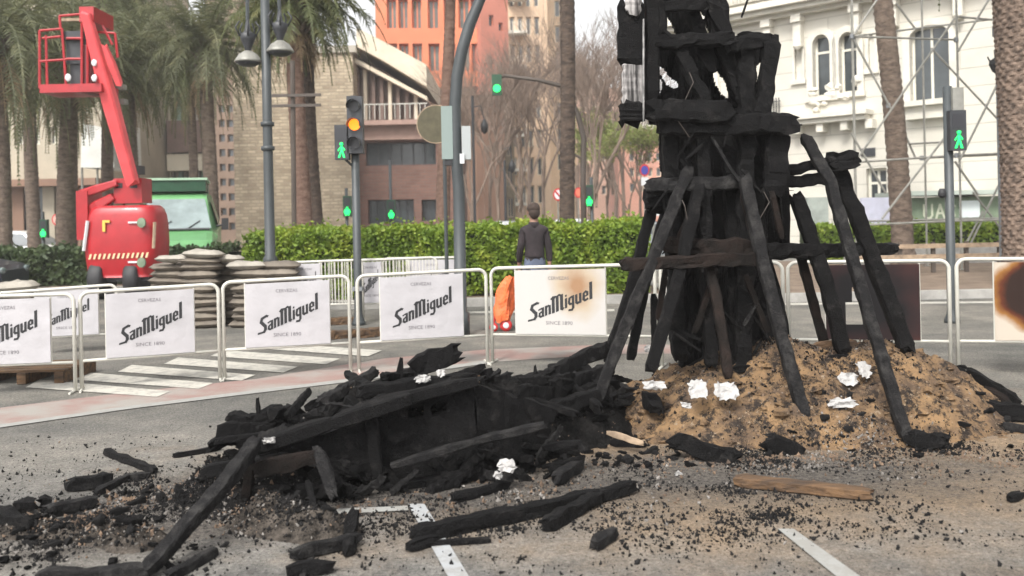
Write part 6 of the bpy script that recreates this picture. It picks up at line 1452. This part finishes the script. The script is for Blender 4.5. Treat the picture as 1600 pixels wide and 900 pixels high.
timber('black knob shaped block on the ridge between heap and tower', [(752, 590, 6.1), (768, 578, 6.1)], .08, jit=.3)
timber('narrow black board on the left shoulder of the heap', [(480, 640, 5.8), (560, 612, 5.9)], .10, .05)
timber('black beam along the back of the heap', [(500, 628, 5.95), (640, 590, 6.05)], .09)
timber('black beam over the top of the heap', [(560, 612, 5.6), (740, 590, 5.9)], .10)
timber('reddish burnt board right of the heap top', [(745, 590, 6.2), (815, 600, 6.3)], .05, .03, 'wood')
timber('long black beam rising from the heap to the tower foot', [(700, 640, 5.9), (850, 590, 6.6), (948, 542, 7.2)], .13)
timber('second black beam running below the rising beam', [(760, 640, 5.9), (950, 578, 6.9)], .12)
timber('third black beam lowest toward the tower foot', [(800, 660, 5.9), (955, 610, 6.5)], .11)
timber('dark beam crossing the right end of the heap', [(770, 612, 6.1), (900, 645, 6.0)], .07)
timber('black plank dropping from the ridge to the sand', [(860, 575, 6.9), (938, 640, 6.2)], .10, .06)
timber('black beam stub buried in the left side of the sand', [(895, 560, 7.1), (960, 625, 6.4)], .09)
timber('burnt forked branch in front of the heap right end', [(850, 700, 5.6), (905, 693, 5.6), (915, 705, 5.55)], .05)
timber('upper black stick on the left slope of the heap', [(335, 690, 5.3), (410, 680, 5.35)], .045)
timber('black block on the left slope of the heap', [(395, 655, 5.5), (440, 640, 5.6)], .10, jit=.25)
timber('thin black stick standing up on the left slope', [(404, 650, 5.5), (402, 622, 5.5)], .03, jit=.2)
timber('black board sliding down the left slope', [(325, 700, 5.3), (400, 655, 5.7)], .09, .05)
timber('slanting black beam inside the left half of the heap', [(320, 735, 5.1), (450, 715, 5.1)], .08)
timber('brownish black plank at the front of the heap', [(400, 735, 4.95), (500, 712, 5.0)], .11, .05, 'char_brown')
timber('upright burnt plank propped on the front of the heap', [(495, 700, 5.0), (522, 775, 4.85)], .075, .04, 'char_grey')
timber('second upright burnt plank leaning at the heap front', [(480, 755, 4.9), (500, 830)], .06, .04, 'char')
timber('black wedge shaped piece sticking up near the cone of rubble', [(545, 835), (556, 797, 4.55)], .07, .04, jit=.25)
timber('grey black plank lying before the cone of rubble', [(455, 868), (560, 840)], .075, m='char_grey')
timber('small black block in front of the grey black plank', [(545, 860), (550, 835, 4.55)], .075)
timber('short burnt board crossing the bottom edge', [(452, 892), (520, 884)], .07, m='char')
timber('small leaning stick at the bottom edge', [(470, 908), (492, 862, 4.35)], .035, m='char_grey')
timber('burnt post stub standing in the heap front', [(385, 780), (392, 720, 4.95)], .06, m='char_brown')
timber('long charred beam lying alone in the foreground', [(648, 836), (820, 800), (992, 760)], .085, m='char', jit=.14)
timber('shorter charred beam resting against the long foreground beam', [(852, 820), (935, 777)], .085, jit=.18)
timber('thin charred lath crossing the white parking line', [(635, 852), (765, 843)], .035)
timber('charred end piece at the left tip of the long foreground beam', [(640, 854), (682, 842)], .06)
timber('small bean shaped charcoal lump in the middle foreground', [(928, 852), (962, 830)], .07, m='char_grey')
timber('stubby charred log between heap and foreground beam', [(870, 750), (908, 722)], .085, m='char_grey')
timber('charred stick left of the stubby log', [(708, 779), (792, 757)], .06)
timber('half burnt brown plank lying before the sand mound', [(1152, 750), (1250, 760), (1360, 772)], .07, .13, 'wood', jit=.05, nm='plank')
timber('big dark chunk on the front of the sand mound', [(1048, 690, 5.85), (1152, 716, 5.75)], .14, jit=.22)
timber('square black block on the front of the sand mound', [(1196, 690, 5.9), (1252, 704, 5.9)], .13, .10)
timber('pale split plank at the left front of the mound', [(950, 676, 6.05), (1004, 692, 5.95)], .05, .03, 'palewood', nm='plank')
timber('dark log under the pale split plank', [(955, 690), (1008, 694)], .06)
timber('dark chunk half buried left of the white scraps', [(1012, 620, 6.6), (1030, 640, 6.4)], .13, jit=.25)
timber('black stub lying against the foot of the long right prop', [(1420, 686), (1470, 690)], .13, .11)
timber('small black block right of the stub at the prop foot', [(1452, 684), (1482, 688)], .09)
timber('dark slab leaning on the right end of the mound', [(1508, 586, 7.3), (1590, 630, 6.9)], .16, .05)
timber('second dark slab lying under the leaning slab at the right', [(1520, 640), (1650, 648)], .16, .08)
timber('thin dark board at the right edge below the slabs', [(1500, 655), (1610, 672)], .07, .04, 'char_grey')
timber('burnt board standing at the far right of the mound', [(1540, 610, 7.1), (1605, 655, 6.8)], .12, .06, 'char_brown')
timber('small dark lump with a pale tip at the right edge', [(1577, 778), (1594, 772)], .06)
timber('black log entering from the left edge', [(-25, 802), (50, 818)], .11, m='char')
timber('black cube shaped ember at the left, first of two', [(22, 792), (52, 792)], .085, jit=.2)
timber('black cube shaped ember at the left, nearer the log', [(60, 786), (78, 784)], .085, jit=.2)
timber('thick charred log lying left of the heap', [(106, 757), (172, 748)], .10)
timber('second charred log behind the cube embers', [(70, 800), (150, 782)], .08, m='char_grey')
timber('charred stick pointing at the heap from the left', [(165, 705), (242, 735)], .055)
timber('bent charred branch left of the heap', [(150, 770), (200, 745), (232, 742)], .05, m='char_grey')
timber('black stick on the left slope near the ring of ash', [(270, 712), (345, 700)], .04)
# timber on pallets behind the barriers
for i, (x0, y0, x1, y1, lab) in enumerate(((515, 524, 600, 516, 'brown beam on the road behind the far barriers'), (560, 522, 680, 510, 'longer brown beam on the road behind the far barriers'), (690, 478, 728, 474, 'dark beam on the road right of the far barriers'), (500, 503, 560, 500, 'brown beam under the barred far barrier'))):
    timber(lab, [(x0, y0), (x1, y1)], .13, .10, 'wood' if i != 2 else 'char_brown', nm='plank')
pl = empty_thing('pallet', 'low brown pallet piled with rubble under the far left barrier', 'pallet', G(60, 592))
for k in range(5): a = MB(); a.box((0, -.25+k*.14, .13), (.85, .10, .025)); part('board', a, M['wood'], pl)
for k in range(3): a = MB(); a.box((-.38+k*.38, .03, .06), (.09, .72, .11)); part('bearer', a, M['wood'], pl)
# white crumpled scraps
def scrap(px, py, Y, w_, h_, seed, label):
    random.seed(seed); c = P(px, py, Y); a = MB(); n = 7
    for i in range(n+1):
        for j in range(n+1):
            u, v = i/n-.5, j/n-.5; r = 1-.35*abs(noise.noise(V((u*5, v*5, seed))))
            a.v.append(c+V((u*w_*r+.01*R(-1, 1), v*h_*.5+.03*noise.noise(V((u*3, v*3, seed))), v*h_*.8*r+.02*noise.noise(V((u*4, v*4, seed+5))))))
    for i in range(n):
        for j in range(n):
            if (i in (0, n-1) and j in (0, n-1)): continue
            a.f.append((i*(n+1)+j, (i+1)*(n+1)+j, (i+1)*(n+1)+j+1, i*(n+1)+j+1))
    N = len(a.v); a.v += [v+V((.004, .012, -.004)) for v in a.v[:N]]; a.f += [tuple(N+k for k in f[::-1]) for f in a.f[:]]
    return single('white_scrap', a, M['paper'], label, 'scrap', center=True)
for q in ((1090, 607, 6.25, .15, .17, 1, 'left one of the two large white scraps on the mound'), (1135, 611, 6.25, .18, .16, 2, 'right and wider one of the two large white scraps on the mound'), (1022, 602, 6.4, .17, .09, 3, 'flat white scrap beside the dark chunk at the left of the mound'),
          (1326, 592, 6.45, .16, .12, 4, 'white scrap between the two long right props'), (1350, 577, 6.5, .11, .16, 5, 'white scrap standing behind the long right prop'), (1316, 630, 6.15, .22, .09, 6, 'long thin white scrap below the two upright ones'),
          (419, 688, 5.0, .06, .04, 7, 'small bright white scrap at the left end of the heap'), (792, 728, 5.2, .11, .10, 8, 'crumpled grey white scrap at the front of the heap'), (778, 742, 5.15, .05, .05, 9, 'tiny white scrap beside the crumpled grey one'),
          (1015, 545, 7.2, .10, .08, 10, 'white scrap behind the left props of the tower'), (1072, 633, 6.1, .07, .05, 11, 'small pale scrap in front of the two large white ones'), (660, 592, 5.7, .10, .06, 12, 'pale scrap caught on top of the heap'), (688, 584, 5.8, .05, .08, 13, 'white scrap under the top block of the heap'), (1060, 740, 5.3, .05, .02, 14, 'small flat white scrap on the ground before the mound')):
    scrap(q[0], q[1], q[2], q[3]*.95, q[4]*.9, *q[5:])
# ================================================================== LOOSE PIECES
random.seed(77)
chunks = []
for k in range(7):
    a = MB(); L_ = R(.9, 2.4); a.beam((-.5*L_, 0, 0), (.5*L_, R(-.1, .1), R(-.05, .15)), 1.0, R(.5, .9), 4, .3, R(.5, 1)); chunks.append(a.mesh('charred_chunk', M['char' if k % 3 else 'char_grey']))
def scat(n, c, rx, ry, s0, s1, label, group, rot=0, lift=.3):
    for _ in range(n):
        an = R(0, 6.283); r = math.sqrt(random.random()); x = c.x+math.cos(an)*rx*r; y = c.y+math.sin(an)*ry*r; s_ = R(s0, s1)*(.6 if random.random() < .5 else 1)
        o = bpy.data.objects.new('charred_chunk', random.choice(chunks)); COL.objects.link(o); o.scale = (s_, s_, s_); o.location = (x, y, gz(x, y)+s_*lift); o.rotation_euler = (R(-.3, .3), R(-.4, .4), R(0, 6.28)); o['label'] = label; o['category'] = 'charred chunk'; o['group'] = group
LH = 'short black charred chunk in the heap of fallen timbers'
scat(46, G(455, 735), .62, .42, .035, .075, LH, 'chunks in the fallen heap'); scat(40, V((GX(700, 5.7).x, 5.7, 0)), .8, .35, .04, .09, LH, 'chunks in the fallen heap'); scat(18, V((GX(850, 6.2).x, 6.2, 0)), .5, .5, .04, .08, LH, 'chunks in the fallen heap')
# short beams tumbled over the heap
random.seed(404)
sb_ = []
for k in range(6):
    a = MB(); a.beamline([(-.5, 0, 0), (.5, R(-.06, .06), R(-.04, .04))], R(.12, .26), R(.10, .2), .14, R(.6, 1)); sb_.append(a.mesh('short_beam', M['char' if k < 4 else 'char_grey']))
for i in range(64):
    q = R(0, 1); j = q*(len(hp_)-1); i0 = min(int(j), len(hp_)-2); c = hp_[i0].lerp(hp_[i0+1], j-i0); x = c.x+R(-.18, .18); y = c.y+R(-.25, .22); s_ = R(.22, .52)
    o = bpy.data.objects.new('burnt_timber', sb_[i % 6]); COL.objects.link(o); o.scale = (s_, s_*R(.8, 1.2), s_*R(.8, 1.2)); o.location = (x, y, gz(x, y)+R(.02, .07)); o.rotation_euler = (R(-.5, .5), R(-.45, .35), R(-.5, 1.1) if i % 3 else R(0, 3)); o['label'] = 'short black beam tumbled on the ridge of the fallen heap'; o['category'] = 'burnt beam'; o['group'] = 'short beams on the fallen heap'
for i in range(60):
    px = R(400, 880); Yf = 5.02+(px-400)/480*.62; x = GX(px, Yf).x; y = Yf+R(-.14, .22); s_ = R(.12, .38); hh = R(0, 1)**1.5*.26*math.sin(max(.1, min(1, (px-380)/460))*2.6)
    o = bpy.data.objects.new('burnt_timber', sb_[i % 6]); COL.objects.link(o); o.scale = (s_, s_*R(.8, 1.3), s_*R(.8, 1.3)); o.location = (x, y+hh*.3, gz(x, y)+.03+hh*(1 if y > Yf else .3)); o.rotation_euler = (R(-.6, .6), R(-.9, .6), R(-.8, .9)); o['label'] = 'short black beam lodged against the front face of the fallen heap'; o['category'] = 'burnt beam'; o['group'] = 'short beams on the front of the heap'
LM = 'small charred chunk on or beside the sand mound'
scat(26, V((GX(1080, 5.75).x, 5.8, 0)), .7, .22, .03, .065, LM, 'chunks on the sand mound'); scat(24, V((GX(1400, 6.0).x, 6.05, 0)), .8, .3, .025, .055, LM, 'chunks on the sand mound'); scat(14, V((GX(960, 6.2).x, 6.1, 0)), .3, .4, .03, .06, LM, 'chunks on the sand mound'); scat(16, V((GX(1560, 6.8).x, 6.7, 0)), .35, .4, .03, .07, LM, 'chunks on the sand mound')
LL = 'small charred chunk on the asphalt left of the heap'
scat(50, V((GX(120, 4.65).x, 4.68, 0)), .45, .22, .03, .06, LL, 'chunks left of the heap'); scat(34, V((GX(240, 5.1).x, 5.15, 0)), .6, .35, .02, .055, LL, 'chunks left of the heap'); scat(16, V((GX(150, 4.25).x, 4.35, 0)), .6, .2, .02, .045, LL, 'chunks left of the heap')
LC = 'small charred chunk in the cone of rubble before the fallen frame'
scat(20, V((GX(450, 4.7).x, 4.7, 0)), .28, .18, .025, .05, LC, 'chunks in the rubble cone')
def bits(name, m, specs, s0, s1, label, cat, seed):
    random.seed(seed); a = MB()
    for (c, rx, ry, n) in specs:
        for _ in range(n):
            an = R(0, 6.283); r = abs(random.gauss(0, .55)); x = c.x+math.cos(an)*rx*r; y = c.y+math.sin(an)*ry*r
            if y < 3.4: continue
            if gz(x, y) < .02 and noise.noise(V((x*2.3, y*3.1, seed)))+.5*noise.noise(V((x*7, y*8, seed))) < R(-.35, .25): continue
            s_ = s0*(s1/s0)**(random.random()**3.0); rot = Euler((R(0, 3), R(0, 3), R(0, 3))).to_matrix(); z = gz(x, y)
            b = len(a.v); pp = [V((R(.5, 1)*s_, 0, 0)), V((-R(.5, 1.6)*s_, R(-.3, .3)*s_, 0)), V((0, R(.4, 1)*s_, 0)), V((0, -R(.4, 1)*s_, 0)), V((0, 0, R(.3, .8)*s_)), V((0, 0, -R(.3, .8)*s_))]
            for p in pp: a.v.append(rot @ p + V((x, y, z+s_*.3)))
            a.f += [(b, b+2, b+4), (b+2, b+1, b+4), (b+1, b+3, b+4), (b+3, b, b+4), (b+2, b, b+5), (b+1, b+2, b+5), (b+3, b+1, b+5), (b, b+3, b+5)]
    return structure(name, a, m, False, 'stuff', label, cat)
W_ = lambda px, Y: V((GX(px, Y).x, Y, 0))
bits('charcoal_bits', M['bits'], [(MC, 1.3, .9, 2500), (W_(1250, 5.95), 1.6, .35, 2500), (W_(800, 4.9), 3.2, 1.1, 2600), (W_(430, 5.1), .9, .6, 4200), (W_(120, 4.7), .6, .35, 4200), (W_(280, 5.2), .8, .4, 3000), (W_(700, 4.6), 3.5, 1.0, 5000), (W_(1200, 4.7), 2.4, .8, 4200), (W_(200, 5.6), 2.0, .9, 2200), (W_(1200, 5.7), 1.9, .5, 3600), (W_(1150, 5.1), 1.2, .4, 1100), (W_(700, 5.7), 1.3, .7, 1300), (MC, 1.5, 1.1, 2600), (W_(250, 6.3), 1.5, .9, 700), (W_(1500, 5.9), .8, .6, 1200), (W_(740, 4.5), .5, .3, 300), (W_(1100, 4.5), 1.6, .5, 700), (W_(60, 4.3), .7, .3, 500), (W_(450, 4.7), .4, .25, 2400)], .0045, .019, 'black charcoal crumbs strewn around the fire', 'charcoal', 3)
bits('ash_bits', M['ash'], [(W_(120, 4.7), .6, .3, 600), (W_(280, 5.2), .6, .3, 500), (W_(1350, 6.0), 1.2, .35, 500), (W_(500, 4.9), 1.0, .4, 500), (W_(200, 4.9), 1.0, .6, 700), (W_(1250, 5.6), 1.8, .5, 900), (W_(800, 5.2), 2.5, .8, 1200), (MC, 1.4, 1.0, 700), (W_(560, 4.95), .3, .12, 500), (W_(60, 4.4), .7, .3, 500), (W_(450, 4.75), .35, .2, 400)], .004, .017, 'pale ash flakes and plaster crumbs strewn around the fire', 'ash', 4)
bits('wood_chips', M['chips'], [(W_(120, 4.7), .6, .3, 700), (W_(430, 4.9), .7, .3, 600), (W_(1200, 5.8), 1.9, .6, 1500), (MC, 1.4, 1.0, 1800), (W_(700, 5.3), 2.0, .8, 900), (W_(200, 5.2), 1.0, .6, 500), (W_(1500, 5.7), .8, .5, 600)], .006, .022, 'brown clods and chips strewn around the mound', 'debris', 5)

# clods of caked sand on the mound
random.seed(31); a = MB()
for _ in range(230):
    an = R(0, 6.283); r = math.sqrt(random.random())*1.05; x = MC.x+math.cos(an)*MRX*r; y = MC.y+math.sin(an)*MRY*r*(1.05); z = mh(x, y)
    if z < .02 and random.random() < .6: continue
    s_ = R(.015, .055)*(.6 if random.random() < .6 else 1); a.lump((x, y, z+s_*.15), (s_*R(.8, 1.5), s_, s_*R(.5, .8)), random.randint(0, 99), 5, 7, .6)
structure('sand_clods', a, sandmat(), False, 'stuff', 'caked clods of brown sand lying on the mound', 'sand')
